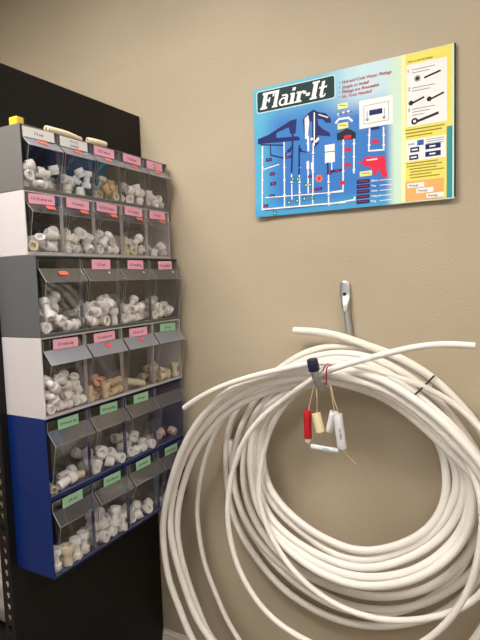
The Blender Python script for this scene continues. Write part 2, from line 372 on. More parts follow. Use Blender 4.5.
def clear(name, tint, gloss, rough=.06, milk=0.0, milkcol=(200,200,205)):
    """thin clear plastic: tinted transparency under a glossy coat, with a share of milky diffuse colour"""
    m = bpy.data.materials.new(name); m.use_nodes = True; nt = m.node_tree; nt.nodes.clear()
    out = nt.nodes.new('ShaderNodeOutputMaterial')
    tr = nt.nodes.new('ShaderNodeBsdfTransparent'); tr.inputs[0].default_value = (tint[0],tint[1],tint[2],1)
    df = nt.nodes.new('ShaderNodeBsdfDiffuse'); df.inputs[0].default_value = srgb(milkcol)
    gl = nt.nodes.new('ShaderNodeBsdfGlossy'); gl.inputs['Roughness'].default_value = rough
    m1 = nt.nodes.new('ShaderNodeMixShader'); m2 = nt.nodes.new('ShaderNodeMixShader')
    m1.inputs[0].default_value = milk
    nt.links.new(tr.outputs[0], m1.inputs[1]); nt.links.new(df.outputs[0], m1.inputs[2])
    fr = nt.nodes.new('ShaderNodeFresnel'); fr.inputs[0].default_value = 1.5
    mu = nt.nodes.new('ShaderNodeMath'); mu.operation = 'MULTIPLY'; mu.inputs[1].default_value = gloss
    nt.links.new(fr.outputs[0], mu.inputs[0]); nt.links.new(mu.outputs[0], m2.inputs[0])
    nt.links.new(m1.outputs[0], m2.inputs[1]); nt.links.new(gl.outputs[0], m2.inputs[2])
    nt.links.new(m2.outputs[0], out.inputs[0])
    MATS[name] = m
    return m
def emis(name, col, st):
    m = bpy.data.materials.new(name); m.use_nodes = True; b = m.node_tree.nodes['Principled BSDF']
    b.inputs['Base Color'].default_value = srgb(col); b.inputs['Emission Color'].default_value = srgb(col)
    b.inputs['Emission Strength'].default_value = st
    return m

# ---------------- mesh helpers ----------------
def tag(o, label=None, cat=None, group=None, kind=None):
    if label: o['label'] = label
    if cat: o['category'] = cat
    if group: o['group'] = group
    if kind: o['kind'] = kind
    return o
def link(name, me, mats, parent=None):
    o = bpy.data.objects.new(name, me); COL.objects.link(o)
    for m in (mats if isinstance(mats, (list, tuple)) else [mats]): me.materials.append(m)
    if parent:
        o.parent = parent
        o.matrix_parent_inverse = Matrix.Translation(-parent.location)   # parts are built in world metres
    return o
def empty(name, loc):
    o = bpy.data.objects.new(name, None); COL.objects.link(o); o.location = loc; o.empty_display_size = .05
    return o
def bfinish(name, bm, mats, parent=None, smooth=None, bevel=0):
    bmesh.ops.recalc_face_normals(bm, faces=bm.faces)
    me = bpy.data.meshes.new(name); bm.to_mesh(me); bm.free()
    if smooth is not None:
        for p in me.polygons: p.use_smooth = True
        me.set_sharp_from_angle(angle=math.radians(smooth))
    o = link(name, me, mats, parent)
    if bevel:
        b = o.modifiers.new('bevel', 'BEVEL'); b.width = bevel; b.segments = 2; b.limit_method = 'ANGLE'
    return o
def bx(bm, x0, x1, y0, y1, z0, z1, mi=0):
    v = [bm.verts.new((x, y, z)) for x in (x0, x1) for y in (y0, y1) for z in (z0, z1)]
    for q in [(0,1,3,2),(4,6,7,5),(0,4,5,1),(2,3,7,6),(0,2,6,4),(1,5,7,3)]:
        f = bm.faces.new([v[i] for i in q]); f.material_index = mi
    return v
def prism(bm, pts, y0, y1, mi=0, edge_mi=None):
    """polygon given in x,z swept from y0 to y1"""
    a = [bm.verts.new((x, y0, z)) for x, z in pts]; b = [bm.verts.new((x, y1, z)) for x, z in pts]
    bm.faces.new(a).material_index = mi; bm.faces.new(b[::-1]).material_index = mi
    n = len(pts)
    for i in range(n):
        f = bm.faces.new((a[i], a[(i+1)%n], b[(i+1)%n], b[i])); f.material_index = mi if edge_mi is None else edge_mi
def frame_at(p, t, up):
    z = t.normalized(); x = up - z*up.dot(z)
    x = x.normalized() if x.length > 1e-6 else z.orthogonal().normalized()
    return x, z.cross(x)
def catmull(pts, step):
    out = []
    n = len(pts)
    for i in range(n-1):
        p0 = pts[max(0,i-1)]; p1 = pts[i]; p2 = pts[i+1]; p3 = pts[min(n-1,i+2)]
        # centripetal spacing keeps uneven control points from overshooting
        def tj(ti, a, b): return ti + max(1e-5, (b-a).length)**.5
        t0 = 0; t1 = tj(t0,p0,p1) if i else .0001 + 0; 
        if i == 0: p0 = p1 - (p2-p1); t1 = tj(t0,p0,p1)
        t2 = tj(t1,p1,p2)
        if i == n-2: p3 = p2 + (p2-p1)
        t3 = tj(t2,p2,p3)
        k = max(1, int((p2-p1).length/step))
        for j in range(k):
            t = t1 + (t2-t1)*j/k
            A1 = p0*((t1-t)/(t1-t0)) + p1*((t-t0)/(t1-t0))
            A2 = p1*((t2-t)/(t2-t1)) + p2*((t-t1)/(t2-t1))
            A3 = p2*((t3-t)/(t3-t2)) + p3*((t-t2)/(t3-t2))
            B1 = A1*((t2-t)/(t2-t0)) + A2*((t-t0)/(t2-t0))
            B2 = A2*((t3-t)/(t3-t1)) + A3*((t-t1)/(t3-t1))
            out.append(B1*((t2-t)/(t2-t1)) + B2*((t-t1)/(t2-t1)))
    out.append(pts[-1].copy())
    return out
def smooth_path(p, n):
    for _ in range(n):
        p = [p[0]] + [(p[i-1] + p[i]*2 + p[i+1])/4 for i in range(1, len(p)-1)] + [p[-1]]
    return p
def tube(bm, path, r, seg=12, hollow=0, mi=0, end_mi=None, radii=None):
    """pipe along a path with parallel-transported rings; hollow>0 opens both ends with a bore"""
    x = None; rings = []
    n = len(path)
    for i, p in enumerate(path):
        t = (path[min(n-1,i+1)] - path[max(0,i-1)])
        if x is None: x, y = frame_at(p, t, Vector((.13,.2,1)))
        else: x, y = frame_at(p, t, x)
        rr = radii[i] if radii else r
        rings.append([bm.verts.new(p + x*math.cos(2*PI*k/seg)*rr + y*math.sin(2*PI*k/seg)*rr) for k in range(seg)])
    for a, b in zip(rings, rings[1:]):
        for k in range(seg):
            f = bm.faces.new((a[k], a[(k+1)%seg], b[(k+1)%seg], b[k])); f.material_index = mi
    for ring, p, q in ((rings[0], path[0], path[1]), (rings[-1], path[-1], path[-2])):
        if hollow:
            d = (q-p).normalized()
            inn = [bm.verts.new(p + (v.co-p)*hollow) for v in ring]
            deep = [bm.verts.new(p + (v.co-p)*hollow + d*r*1.8) for v in ring]
            for k in range(seg):
                bm.faces.new((ring[k], ring[(k+1)%seg], inn[(k+1)%seg], inn[k])).material_index = mi
                f = bm.faces.new((inn[k], inn[(k+1)%seg], deep[(k+1)%seg], deep[k])); f.material_index = mi
            bm.faces.new(deep).material_index = mi
        else:
            bm.faces.new(ring).material_index = mi

# ---------------- room ----------------
def wall_paint():
    m = bpy.data.materials.new('beige_wall_paint'); m.use_nodes = True; nt = m.node_tree; b = nt.nodes['Principled BSDF']
    b.inputs['Roughness'].default_value = .55; b.inputs['Specular IOR Level'].default_value = .35
    tc = nt.nodes.new('ShaderNodeTexCoord')
    mp = nt.nodes.new('ShaderNodeMapping'); mp.inputs['Scale'].default_value = (1, 1, 1.7)
    nt.links.new(tc.outputs['Object'], mp.inputs['Vector'])
    n0 = nt.nodes.new('ShaderNodeTexNoise'); n0.inputs['Scale'].default_value = 3.0
    r = nt.nodes.new('ShaderNodeValToRGB'); r.color_ramp.elements[0].position = .35; r.color_ramp.elements[1].position = .65
    r.color_ramp.elements[0].color = srgb((179,165,143)); r.color_ramp.elements[1].color = srgb((184,170,148))
    nt.links.new(mp.outputs[0], n0.inputs['Vector']); nt.links.new(n0.outputs['Fac'], r.inputs['Fac'])
    nt.links.new(r.outputs['Color'], b.inputs['Base Color'])
    n1 = nt.nodes.new('ShaderNodeTexNoise'); n1.inputs['Scale'].default_value = 130; n1.inputs['Detail'].default_value = 5; n1.inputs['Roughness'].default_value = .55
    rr = nt.nodes.new('ShaderNodeValToRGB'); rr.color_ramp.elements[0].position = .42; rr.color_ramp.elements[1].position = .6
    bp = nt.nodes.new('ShaderNodeBump'); bp.inputs['Strength'].default_value = .2; bp.inputs['Distance'].default_value = .0022
    nt.links.new(mp.outputs[0], n1.inputs['Vector']); nt.links.new(n1.outputs['Fac'], rr.inputs['Fac'])
    nt.links.new(rr.outputs['Color'], bp.inputs['Height']); nt.links.new(bp.outputs['Normal'], b.inputs['Normal'])
    return m
WALLM = wall_paint()
CEIL = 2.75
X0, X1, Y0 = -1.9, 3.4, -4.2
bm = bmesh.new(); bx(bm, X0, X1, YW, YW+.1, 0, CEIL); tag(bfinish('wall_back', bm, WALLM), kind='structure')
bm = bmesh.new(); bx(bm, X0-.1, X0, Y0, YW+.1, 0, CEIL); tag(bfinish('wall_left', bm, WALLM), kind='structure')
bm = bmesh.new(); bx(bm, X1, X1+.1, Y0, YW+.1, 0, CEIL); tag(bfinish('wall_right', bm, WALLM), kind='structure')
bm = bmesh.new(); bx(bm, X0, X1, Y0, YW, -.08, 0)
tag(bfinish('floor', bm, mat('floor_tile', (120,108,94), .4, var=.12, vscale=6)), kind='structure')
bm = bmesh.new(); bx(bm, X0, X1, Y0, YW, CEIL, CEIL+.08)
tag(bfinish('ceiling', bm, mat('ceiling_tile', (205,202,195), .8, bump=.3, bscale=90)), kind='structure')
# baseboard with a stepped profile
bm = bmesh.new()
prof = [(0,0),(.015,0),(.015,.066),(.0125,.070),(.0125,.078),(.010,.082),(.010,.092),(.006,.098),(.004,.106),(0,.106)]
a = [bm.verts.new((X0, YW - y, z)) for y, z in prof]; b = [bm.verts.new((X1, YW - y, z)) for y, z in prof]
bm.faces.new(a); bm.faces.new(b[::-1])
for i in range(len(prof)): bm.faces.new((a[i], a[(i+1)%len(prof)], b[(i+1)%len(prof)], b[i]))
tag(bfinish('baseboard_back', bm, mat('white_trim_paint', (226,220,212), .35)), kind='structure')

# ---------------- ceiling lights ----------------
def ceiling_light(x, y, w, l, st, lab):
    e = empty('ceiling_light', (x, y, CEIL))
    tag(e, lab, 'ceiling light', 'ceiling lights')
    bm = bmesh.new()
    bx(bm, x-w/2-.03, x+w/2+.03, y-l/2-.03, y-l/2, CEIL-.05, CEIL); bx(bm, x-w/2-.03, x+w/2+.03, y+l/2, y+l/2+.03, CEIL-.05, CEIL)
    bx(bm, x-w/2-.03, x-w/2, y-l/2, y+l/2, CEIL-.05, CEIL); bx(bm, x+w/2, x+w/2+.03, y-l/2, y+l/2, CEIL-.05, CEIL)
    bfinish('frame', bm, mat('white_enamel', (230,230,228), .4), e)
    bm = bmesh.new(); bx(bm, x-w/2, x+w/2, y-l/2, y+l/2, CEIL-.042, CEIL-.03)
    bfinish('diffuser', bm, emis('lit_diffuser_%d' % int(st), (255,249,240), st), e)
LIGHTS = [(.12, -.60, 1.15, .60, 12.5, 'bright square edged ceiling light above the bin cabinets, nearest the back wall'),
          (2.25, -.85, .60, 1.15, 11.0, 'ceiling light to the right of the coils'),
          (.3, -2.8, .60, 1.15, 3.0, 'ceiling light behind the viewpoint')]
for L_ in LIGHTS: ceiling_light(*L_)

# ---------------- shelving unit ----------------
BLACK = mat('black_laminate', (21,19,19), .5, bump=.25, bscale=240, spec=.25)
BLACKM = mat('black_powder_coat', (24,23,23), .45, spec=.3)
PZ = 1.3705 + ZO
su = empty('shelving_unit', (-.25, .28, 0))
tag(su, 'black shelving unit with slotted upright and solid black end panel carrying the bin cabinets', 'shelving')
bm = bmesh.new(); bx(bm, -.018, 0, -.018, YW-.004, .004, PZ); bfinish('end_panel', bm, BLACK, su, bevel=.001)
bm = bmesh.new()   # slotted flange facing the viewer, real teardrop slots
PITCH = .0325; z = .0; yy0, yy1 = -.0215, -.0185
while z < PZ - PITCH:
    xs = [(-.040,-.0275),(-.0105,0)]
    for x0, x1 in xs: bx(bm, x0, x1, yy0, yy1, z, z+PITCH)
    bx(bm, -.0275, -.0105, yy0, yy1, z, z+.007)
    bx(bm, -.0275, -.0105, yy0, yy1, z+.0255, z+PITCH)
    bx(bm, -.0275, -.0235, yy0, yy1, z+.007, z+.014); bx(bm, -.0145, -.0105, yy0, yy1, z+.007, z+.014)
    z += PITCH
bx(bm, -.003, 0, -.0185, -.0182, 0, PZ)
bfinish('slotted_upright', bm, BLACKM, su)
for nm, y in (('rear_upright', YW-.05),):
    bm = bmesh.new(); bx(bm, -.5, -.46, -.0215, -.0185, 0, PZ); bx(bm, -.5, -.497, -.0185, .02, 0, PZ)
    bx(bm, -.5, -.46, YW-.03, YW-.027, 0, PZ)
    bfinish('upright', bm, BLACKM, su)
for z in (.12, .42, .81, 1.12, 1.5, PZ-.05):
    bm = bmesh.new(); bx(bm, -.497, -.0185, -.012, YW-.03, z-.03, z); bfinish('shelf_board', bm, BLACKM, su, bevel=.002)
# goods on the shelves, just in view left of the upright
def carton(name, x0, x1, y0, y1, z0, z1, m, lab, cat, stripe=None):
    e = empty(name, ((x0+x1)/2, (y0+y1)/2, z0)); tag(e, lab, cat)
    bm = bmesh.new(); bx(bm, x0, x1, y0, y1, z0, z1); bfinish('box_body', bm, m, e, bevel=.003)
    bm = bmesh.new(); bx(bm, x0+.02, x1-.02, y0-.0006, y0, z1-.05, z1-.03); bfinish('tape_strip', bm, stripe, e)
carton('carton', -.24, -.024, -.008, .25, 0.8105, .965, mat('cream_card', (226,208,170), .7), 'cream carton on the shelf left of the slotted upright', 'box', mat('brown_tape', (190,150,100), .3))
def pouch(name, x0, x1, y0, y1, z0, z1, m, lab, print_m):
    e = empty(name, ((x0+x1)/2, (y0+y1)/2, z0)); tag(e, lab, 'bag')
    bm = bmesh.new(); nx, nz = 22, 20
    rnd = random.Random(int(z0*1000) + 5)
    ph = [rnd.uniform(0, 6) for _ in range(6)]
    front = []; back = []
    for j in range(nz+1):
        rf, rb = [], []
        for i in range(nx+1):
            s, t = i/nx, j/nz
            bul = (math.sin(PI*s)**.45)*(math.sin(PI*min(1, t*1.0+.02))**.45 if t < .98 else 0)
            wr = .006*math.sin(9*s+ph[0]+5*t)+.004*math.sin(23*s+ph[1]-14*t)+.003*math.sin(31*t+ph[2])
            x = x0+(x1-x0)*s; z = z0+(z1-z0)*t; ym = (y0+y1)/2; h = (y1-y0)/2
            rf.append(bm.verts.new((x, ym-(h*.93+wr)*bul-.0005, z))); rb.append(bm.verts.new((x, ym+(h*.93+wr)*bul+.0005, z)))
        front.append(rf); back.append(rb)
    for g in (front, back):
        for j in range(nz):
            for i in range(nx):
                f = bm.faces.new((g[j][i], g[j][i+1], g[j+1][i+1], g[j+1][i]))
    for j in range(nz):
        bm.faces.new((front[j][0], back[j][0], back[j+1][0], front[j+1][0])); bm.faces.new((front[j][nx], back[j][nx], back[j+1][nx], front[j+1][nx]))
    for i in range(nx):
        bm.faces.new((front[0][i], back[0][i], back[0][i+1], front[0][i+1])); bm.faces.new((front[nz][i], back[nz][i], back[nz][i+1], front[nz][i+1]))
    bfinish('film', bm, m, e, smooth=60)
    bm = bmesh.new(); bx(bm, x1-.085, x1-.0205, y0-.0045, y0-.0035, z0+(z1-z0)*.83, z0+(z1-z0)*.93); bfinish('header_card', bm, print_m, e)
pouch('plastic_bag', -.26, -.022, .02, .15, .4205, .76, mat('milky_film', (190,184,178), .25), 'pale plastic bag with red print standing left of the slotted upright', mat('red_print', (200,58,48), .4))
pouch('plastic_bag', -.26, -.022, .02, .16, .1205, .375, mat('grey_film', (150,142,132), .25), 'grey plastic bag on the lowest visible shelf left of the upright', mat('white_print', (225,222,218), .4))

# ---------------- bin cabinets ----------------
HOUS = {'grey': mat('grey_plastic', (112,110,110), .42, bump=.12, bscale=500),
        'darkgrey': mat('dark_grey_plastic', (92,94,98), .42, bump=.12, bscale=500),
        'white': mat('white_plastic_housing', (206,201,204), .42, bump=.1, bscale=500),
        'blue': mat('blue_plastic', (2,38,106), .36, bump=.1, bscale=500)}
CLEAR = clear('clear_bin_plastic', (.988,.988,.99), .13, .05, .003)
CLEARF = clear('painted_sheen_flap_plastic', (.90,.905,.92), 1.2, .2, .34, (212,216,232))  # pale milky colour paints in the ceiling light reflected on these flaps
CLEARG = clear('clear_flap_plastic', (.92,.92,.94), .35, .15, .04, (200,202,210))
EDGE = clear('clear_plastic_edge', (.85,.86,.88), 1.2, .2, .45, (225,225,232))
PAPER = {'white': mat('white_label_paper', (236,234,236), .6), 'pink': mat('pink_label_paper', (246,178,204), .6),
         'green': mat('green_label_paper', (156,204,170), .6)}
INK = mat('label_ink', (45,40,48), .6)
STICK = {'o': mat('orange_sticker_paper', (220,112,88), .55), 'r': mat('pink_red_sticker_paper', (232,96,104), .55), 'd': mat('pale_dot_paper', (232,205,200), .5)}
_fcache = {}
def text_polys(body, bold=0.0, shear=0.0):
    """flat outline faces of a line of lettering, as (verts2d, faces), height-normalised; built in memory"""
    k = (body, bold, shear)
    if k in _fcache: return _fcache[k]
    cu = bpy.data.curves.new('t', 'FONT'); cu.body = body; cu.size = 1; cu.resolution_u = 2
    cu.offset = bold; cu.shear = shear
    o = bpy.data.objects.new('t', cu)
    me = bpy.data.meshes.new_from_object(o)
    v = [(p.co.x, p.co.y) for p in me.vertices]; f = [tuple(p.vertices) for p in me.polygons]
    bpy.data.objects.remove(o); bpy.data.curves.remove(cu); bpy.data.meshes.remove(me)
    _fcache[k] = (v, f)
    return v, f
def text_into(bm, body, org, ex, ez, width=None, height=None, bold=0, shear=0, mi=0, xscale=1, center=True):
    v, f = text_polys(body, bold, shear)
    x0 = min(p[0] for p in v); x1 = max(p[0] for p in v); y0 = min(p[1] for p in v); y1 = max(p[1] for p in v)
    sy = height/.72
    sx = sy*xscale
    if width and ((x1-x0)*sx > width or xscale == 0): sx = width/(x1-x0)
    cx = (x0+x1)/2 if center else x0
    vs = [bm.verts.new(org + ex*((p[0]-cx)*sx) + ez*((p[1]-.36)*sy)) for p in v]
    for q in f:
        try: bm.faces.new([vs[i] for i in q]).material_index = mi
        except ValueError: pass
LAB = [
 [('white','1/2 tee'),('white','1/2 x 1/2\ncoupling'),('pink','1/2 X elbow'),('pink','1/2 elbow'),('pink','1/2\ncap')],
 [('pink','1/2 90 drop ear'),('pink','1/2 female'),('pink','1/2 X1/2 union'),('pink','1/2 coupling'),('pink','1/2 plug')],
 [None,('pink','1/2 tee'),('pink','1/2 coupling'),('pink','1/2 couplers')],
 [('pink','1/2 male adp'),('pink','1/2 swivel elb'),('pink','1/2 shut off'),('green','3/4 stub')],
 [('green','3/4 female adp'),('green','3/4 coupling'),('green','3/4 caps'),None],
 [('green','3/4 tee'),('green','3/4 elbows'),('green','3/4 elbow'),('green','3/4 adapter')]]
STK = ['ooooo','ooooo','oddd','-rr-','----','----']
CNAME = ['topmost grey cabinet','upper white cabinet','lower grey cabinet','lower white cabinet','upper blue cabinet','bottom blue cabinet']
CLAB = ['grey five-bin cabinet topmost on the stack, two white labels and three pink',
        'white five-bin cabinet with five pink labels, just under the topmost grey one',
        'dark grey four-bin cabinet, third from the top, its first bin unlabelled',
        'white four-bin cabinet directly above the two blue ones',
        'upper of the two blue four-bin cabinets, its last bin unlabelled',
        'bottom blue four-bin cabinet with four green labels']
CC = ['grey','white','darkgrey','white','blue','blue']
ORD = ['first','second','third','fourth','fifth']
rl = random.Random(11)
for r, c in enumerate(CABS):
    z0, z1, d, n = c['z']+ZO, c['z']+c['h']-.0008, c['d'], c['n']
    z1 += ZO
    root = empty('bin_cabinet', (.0005, WID/2, z0)); tag(root, CLAB[r], 'storage bin cabinet', 'tip-out bin cabinets stacked on the black panel')
    t = .0035
    bm = bmesh.new()
    def side(y0, y1): bx(bm, .0008, d, y0, y1, z0, z1)
    # near and far end walls, top, bottom, front lips and dividers
    side(0, t); side(WID-t, WID)
    bx(bm, .0008, d, t, WID-t, z0, z0+t); bx(bm, .0008, d, t, WID-t, z1-t, z1)
    bx(bm, d-.004, d, t, WID-t, z0+t, z0+t+(.005 if CC[r] != 'blue' else .010))
    for k in range(1, n):
        y = .003 + (WID-.006)/n*k
        bx(bm, d-.012, d, y-.0013, y+.0013, z0+t, z1-t)
    hs = bfinish('housing', bm, HOUS[CC[r]], root, bevel=.0012)
    # recessed panel outline pressed in the near end face
    for b in range(n):
        g = bin_geo(c, b); y0, y1 = g['y0'], g['y1']
        zb, zt, zl, za = (g[q]+ZO for q in ('zb','zt','zl','za')); xf, xa, xb = g['xf'], g['xf']+g['ap'], g['xb']
        w = .0014
        bm = bmesh.new()
        zk = g['zk']+ZO; xk = g['xk']
        sidep = [(xk,zb),(xf,zb),(xa,za),(xf,zl),(xf,zt-.004),(xf-.03,zt-.004),(xb+.02,zk+.012),(xb,zk)]
        prism(bm, sidep, y0, y0+w, 0, 2); prism(bm, sidep, y1-w, y1, 0, 2)
        def sheet(p, q, mi):     # sloped sheet between two x,z points across the bin
            dx, dz = q[0]-p[0], q[1]-p[1]; L = math.hypot(dx, dz); nx, nz = -dz/L*w, dx/L*w
            pts = [p, q, (q[0]+nx, q[1]+nz), (p[0]+nx, p[1]+nz)]
            A = [bm.verts.new((x, y0+w, z)) for x, z in pts]; B = [bm.verts.new((x, y1-w, z)) for x, z in pts]
            bm.faces.new(A).material_index = 2; bm.faces.new(B[::-1]).material_index = 2
            for i in range(4):
                bm.faces.new((A[i], A[(i+1)%4], B[(i+1)%4], B[i])).material_index = mi if i in (0, 2) else 2
        sheet((xf,zb),(xa,za),0); sheet((xa+.002,za-.001),(xf,zl),1); sheet((xf,zl),(xf,zt-.004),0)
        sheet((xk,zb+w),(xf,zb+w),0); sheet((xb+w,zk),(xk+w,zb+w),0)
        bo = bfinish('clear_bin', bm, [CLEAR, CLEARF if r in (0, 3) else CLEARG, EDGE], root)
        L_ = LAB[r][b]
        ww = y1-y0; hh = zt-zl
        if L_:
            colr, body = L_
            lw = ww*(.74 if n == 5 else .60) if r != 0 or b > 1 else ww*.88
            if r in (2,): lw = ww*.52
            if r in (4,5): lw = ww*.50
            lh = .0255 if r < 2 else (.026 if r > 2 else .028)
            if r > 3: lh = .0275
            yc = (y0+y1)/2 + rl.uniform(-.004,.004) - (.006 if r < 2 else 0); zc = zt - .003 - lh/2 - rl.uniform(0,.002)
            if r < 2: zc += .0035
            tilt = rl.uniform(-.03,.03)
            ey = Vector((0, math.cos(tilt), math.sin(tilt))); ez = Vector((0, -math.sin(tilt), math.cos(tilt)))
            bm = bmesh.new(); x = xf + .0022
            P_ = Vector((x, yc, zc))
            q = [P_ + ey*a*lw/2 + ez*b_*lh/2 for a, b_ in ((-1,-1),(1,-1),(1,1),(-1,1))]
            q2 = [p + Vector((-.0004,0,0)) for p in q]
            f1 = [bm.verts.new(p) for p in q]; f2 = [bm.verts.new(p) for p in q2]
            bm.faces.new(f1); bm.faces.new(f2[::-1])
            for i in range(4): bm.faces.new((f1[i], f1[(i+1)%4], f2[(i+1)%4], f2[i]))
            bmesh.ops.recalc_face_normals(bm, faces=bm.faces)
            lines = body.split('\n')
            for i, ln in enumerate(lines):
                th = lh*(.30 if len(lines) == 1 else .25)
                zz = 0 if len(lines) == 1 else (.5-i)*lh*.42
                text_into(bm, ln, P_ + Vector((.0002,0,0)) + ez*zz, ey, ez, width=lw*.82, height=th, bold=.012, mi=1)
            me = bpy.data.meshes.new('label_card'); bm.to_mesh(me); bm.free()
            lo = link('label_card', me, [PAPER[colr], INK], bo)
            lo.matrix_parent_inverse = bo.matrix_parent_inverse.copy()
            lo.matrix_parent_inverse = Matrix.Identity(4)
            lo['label'] = colr + ' paper label'
        s = STK[r][b]
        if s != '-':
            # sticker lying on the sloped flap
            dx, dz = xf-xa, zl-za; L = math.hypot(dx, dz); up = Vector((dx/L, 0, dz/L)); nn = Vector((dz/L, 0, -dx/L))
            sw, sh = {'o': (.030,.013), 'r': (.020,.017), 'd': (.007,.007)}[s]
            if r == 0 and b > 1: sw = .028
            yc = (y0+y1)/2 + (.012 if s == 'o' and r == 1 else 0) + (.004 if s != 'o' else 0)
            if s == 'd': yc += .012 + .006*b
            P_ = Vector(((xf+xa)/2, yc, (zl+za)/2)) + nn*.0021 + up*L*.12
            bm = bmesh.new(); seg = 14
            ring = []
            for i in range(seg):
                a = 2*PI*i/seg
                cx_, cz_ = math.cos(a), math.sin(a)
                e_ = .35 if s == 'o' else .8
                ring.append(P_ + Vector((0,1,0))*(abs(cx_)**e_*math.copysign(1,cx_)*sw/2) + up*(abs(cz_)**e_*math.copysign(1,cz_)*sh/2))
            A = [bm.verts.new(p) for p in ring]; B = [bm.verts.new(p - nn*.0004) for p in ring]
            bm.faces.new(A); bm.faces.new(B[::-1])
            for i in range(seg): bm.faces.new((A[i], A[(i+1)%seg], B[(i+1)%seg], B[i]))
            so = bfinish('price_sticker', bm, STICK[s], bo)
            so.matrix_parent_inverse = Matrix.Identity(4)

# ---------------- loose fittings in the bins ----------------
FC = {'white': mat('white_fitting_plastic', (246,244,244), .38), 'ivory': mat('ivory_fitting_plastic', (228,216,190), .4),
      'cream': mat('cream_fitting_plastic', (232,206,168), .4), 'tan': mat('tan_fitting_plastic', (206,176,128), .4),
      'peach': mat('peach_fitting_plastic', (236,170,140), .4), 'blush': mat('blush_fitting_plastic', (226,200,196), .4)}
KN = {'elbow': 'pipe elbow', 'tee': 'pipe tee', 'coupling': 'pipe coupling', 'adapter': 'threaded pipe adapter', 'cap': 'pipe end cap', 'tube': 'short pipe sleeve'}
FM = {}
for (r, b, kind, colr, x, y, z, qw, qx, qy, qz) in PLACED:
    sc = SCALE[r][b]
    if (kind, colr) not in FM:
        me = fitting_mesh(kind); me.materials.append(FC[colr]); FM[kind, colr] = me
    o = bpy.data.objects.new(KN[kind].replace(' ', '_'), FM[kind, colr]); COL.objects.link(o)
    o.location = (x, y, z+ZO); o.rotation_mode = 'QUATERNION'; o.rotation_quaternion = (qw, qx, qy, qz); o.scale = (sc, sc, sc)
    where = '%s bin of the %s' % (ORD[b], CNAME[r])
    tag(o, '%s plastic %s in the %s' % (colr, KN[kind], where), 'pipe fitting', '%s %ss in the %s' % (colr, KN[kind], where))
# ---------------- things on top of the cabinets ----------------
ztop = CABS[0]['z'] + CABS[0]['h'] - .0008 + ZO
e = empty('tape_roll', (.055, .03, ztop)); tag(e, 'small yellow plastic clip box lying on the near end of the topmost cabinet', 'box')
bm = bmesh.new(); bx(bm, .074, .104, .010, .034, ztop+.0003, ztop+.024); bfinish('yellow_body', bm, mat('yellow_plastic', (222,190,50), .35), e, bevel=.004)
bm = bmesh.new(); bx(bm, .077, .100, .0345, .043, ztop+.004, ztop+.026); bx(bm, .080,.086,.047,.085,ztop+.012,ztop+.016)
bfinish('black_tongue', bm, mat('black_rubber', (28,27,30), .5), e, bevel=.001)
e.name = 'clip_box'
CREAM = mat('cream_tube_plastic', (236,222,192), .45)
def lying(name, pts, r, lab, cat, hollow=.7):
    bm = bmesh.new(); tube(bm, catmull(pts, .01), r, 12, hollow)
    return tag(bfinish(name, bm, CREAM, smooth=40), lab, cat)
lying('plastic_tube', [Vector((.10,.105,ztop+.0125)), Vector((.102,.17,ztop+.013)), Vector((.09,.235,ztop+.0115))], .0095, 'longer cream plastic tube lying on top of the topmost cabinet', 'tube')
lying('plastic_tube', [Vector((.105,.25,ztop+.0115)), Vector((.112,.285,ztop+.0115)), Vector((.112,.315,ztop+.0115))], .0095, 'short cream plastic tube lying on the topmost cabinet behind its second label', 'tube')

# ---------------- hook ----------------
STEEL = mat('galvanised_steel', (186,188,188), .42, metal=.85, var=.12, vscale=60)
hk = empty('wall_hook', at(345, 294, 0)); tag(hk, 'galvanised steel wall hook with dark blue rubber tip carrying the pipe coils', 'hook')
bm = bmesh.new()
hp = [at(346,300,.010), at(347.5,318,.012), at(349.5,335,.014), at(351,352,.018), at(350.5,368,.024), at(347,380,.045), at(340,381,.085), at(332,384.5,.13), at(325,387,.175), at(319,386,.205), at(316,379,.214), at(314,369,.216)]
hp = smooth_path(catmull(hp, .006), 6)
n_ = len(hp); rad = [min(.0102, .0085+.0017*i/6) for i in range(n_)]
tube(bm, hp, .0102, 16, 0, radii=rad)
bfinish('bent_tube', bm, STEEL, hk, smooth=50)
# flattened, rounded mounting end
bm = bmesh.new()
ctr = at(345.5, 294, 0); prev = None; rings = []
for i, (dz, w, th) in enumerate([(.041,.003,.0035),(.039,.009,.0042),(.034,.0135,.0048),(.026,.0155,.005),(.01,.016,.0055),(-.006,.0155,.006),(-.02,.0135,.009),(-.034,.011,.012),(-.05,.0098,.0135)]):
    ring = []
    cx_ = ctr.x + (.041-dz)*.06
    for k in range(20):
        a = 2*PI*k/20
        ring.append(bm.verts.new((cx_ + w*math.cos(a), YW-.0005-th-(.0035 if dz < -.01 else 0) + th*math.sin(a), ctr.z+dz)))
    rings.append(ring)
for a, b in zip(rings, rings[1:]):
    for k in range(20): bm.faces.new((a[k], a[(k+1)%20], b[(k+1)%20], b[k]))
bm.faces.new(rings[0]); bm.faces.new(rings[-1])
bfinish('mounting_plate', bm, STEEL, hk, smooth=50)
bm = bmesh.new()
p = Vector((ctr.x+.001, YW-.0115, ctr.z+.001))
bmesh.ops.create_uvsphere(bm, u_segments=16, v_segments=8, radius=.0062, matrix=Matrix.Translation(p) @ Matrix.Diagonal((1,.5,1,1)))
bfinish('screw', bm, mat('dark_screw', (70,70,70), .3, metal=.9), hk, smooth=60)
# rubber tip
bm = bmesh.new(); d_ = (hp[-1]-hp[-4]).normalized(); a_ = hp[-1] - d_*.006
tube(bm, [a_, a_+d_*.003, a_+d_*.030, a_+d_*.034, a_+d_*.0355], .015, 18, 0, radii=[.0135,.0152,.0150,.0135,.009])
bfinish('rubber_tip', bm, mat('navy_rubber', (28,36,66), .4), hk, smooth=40)

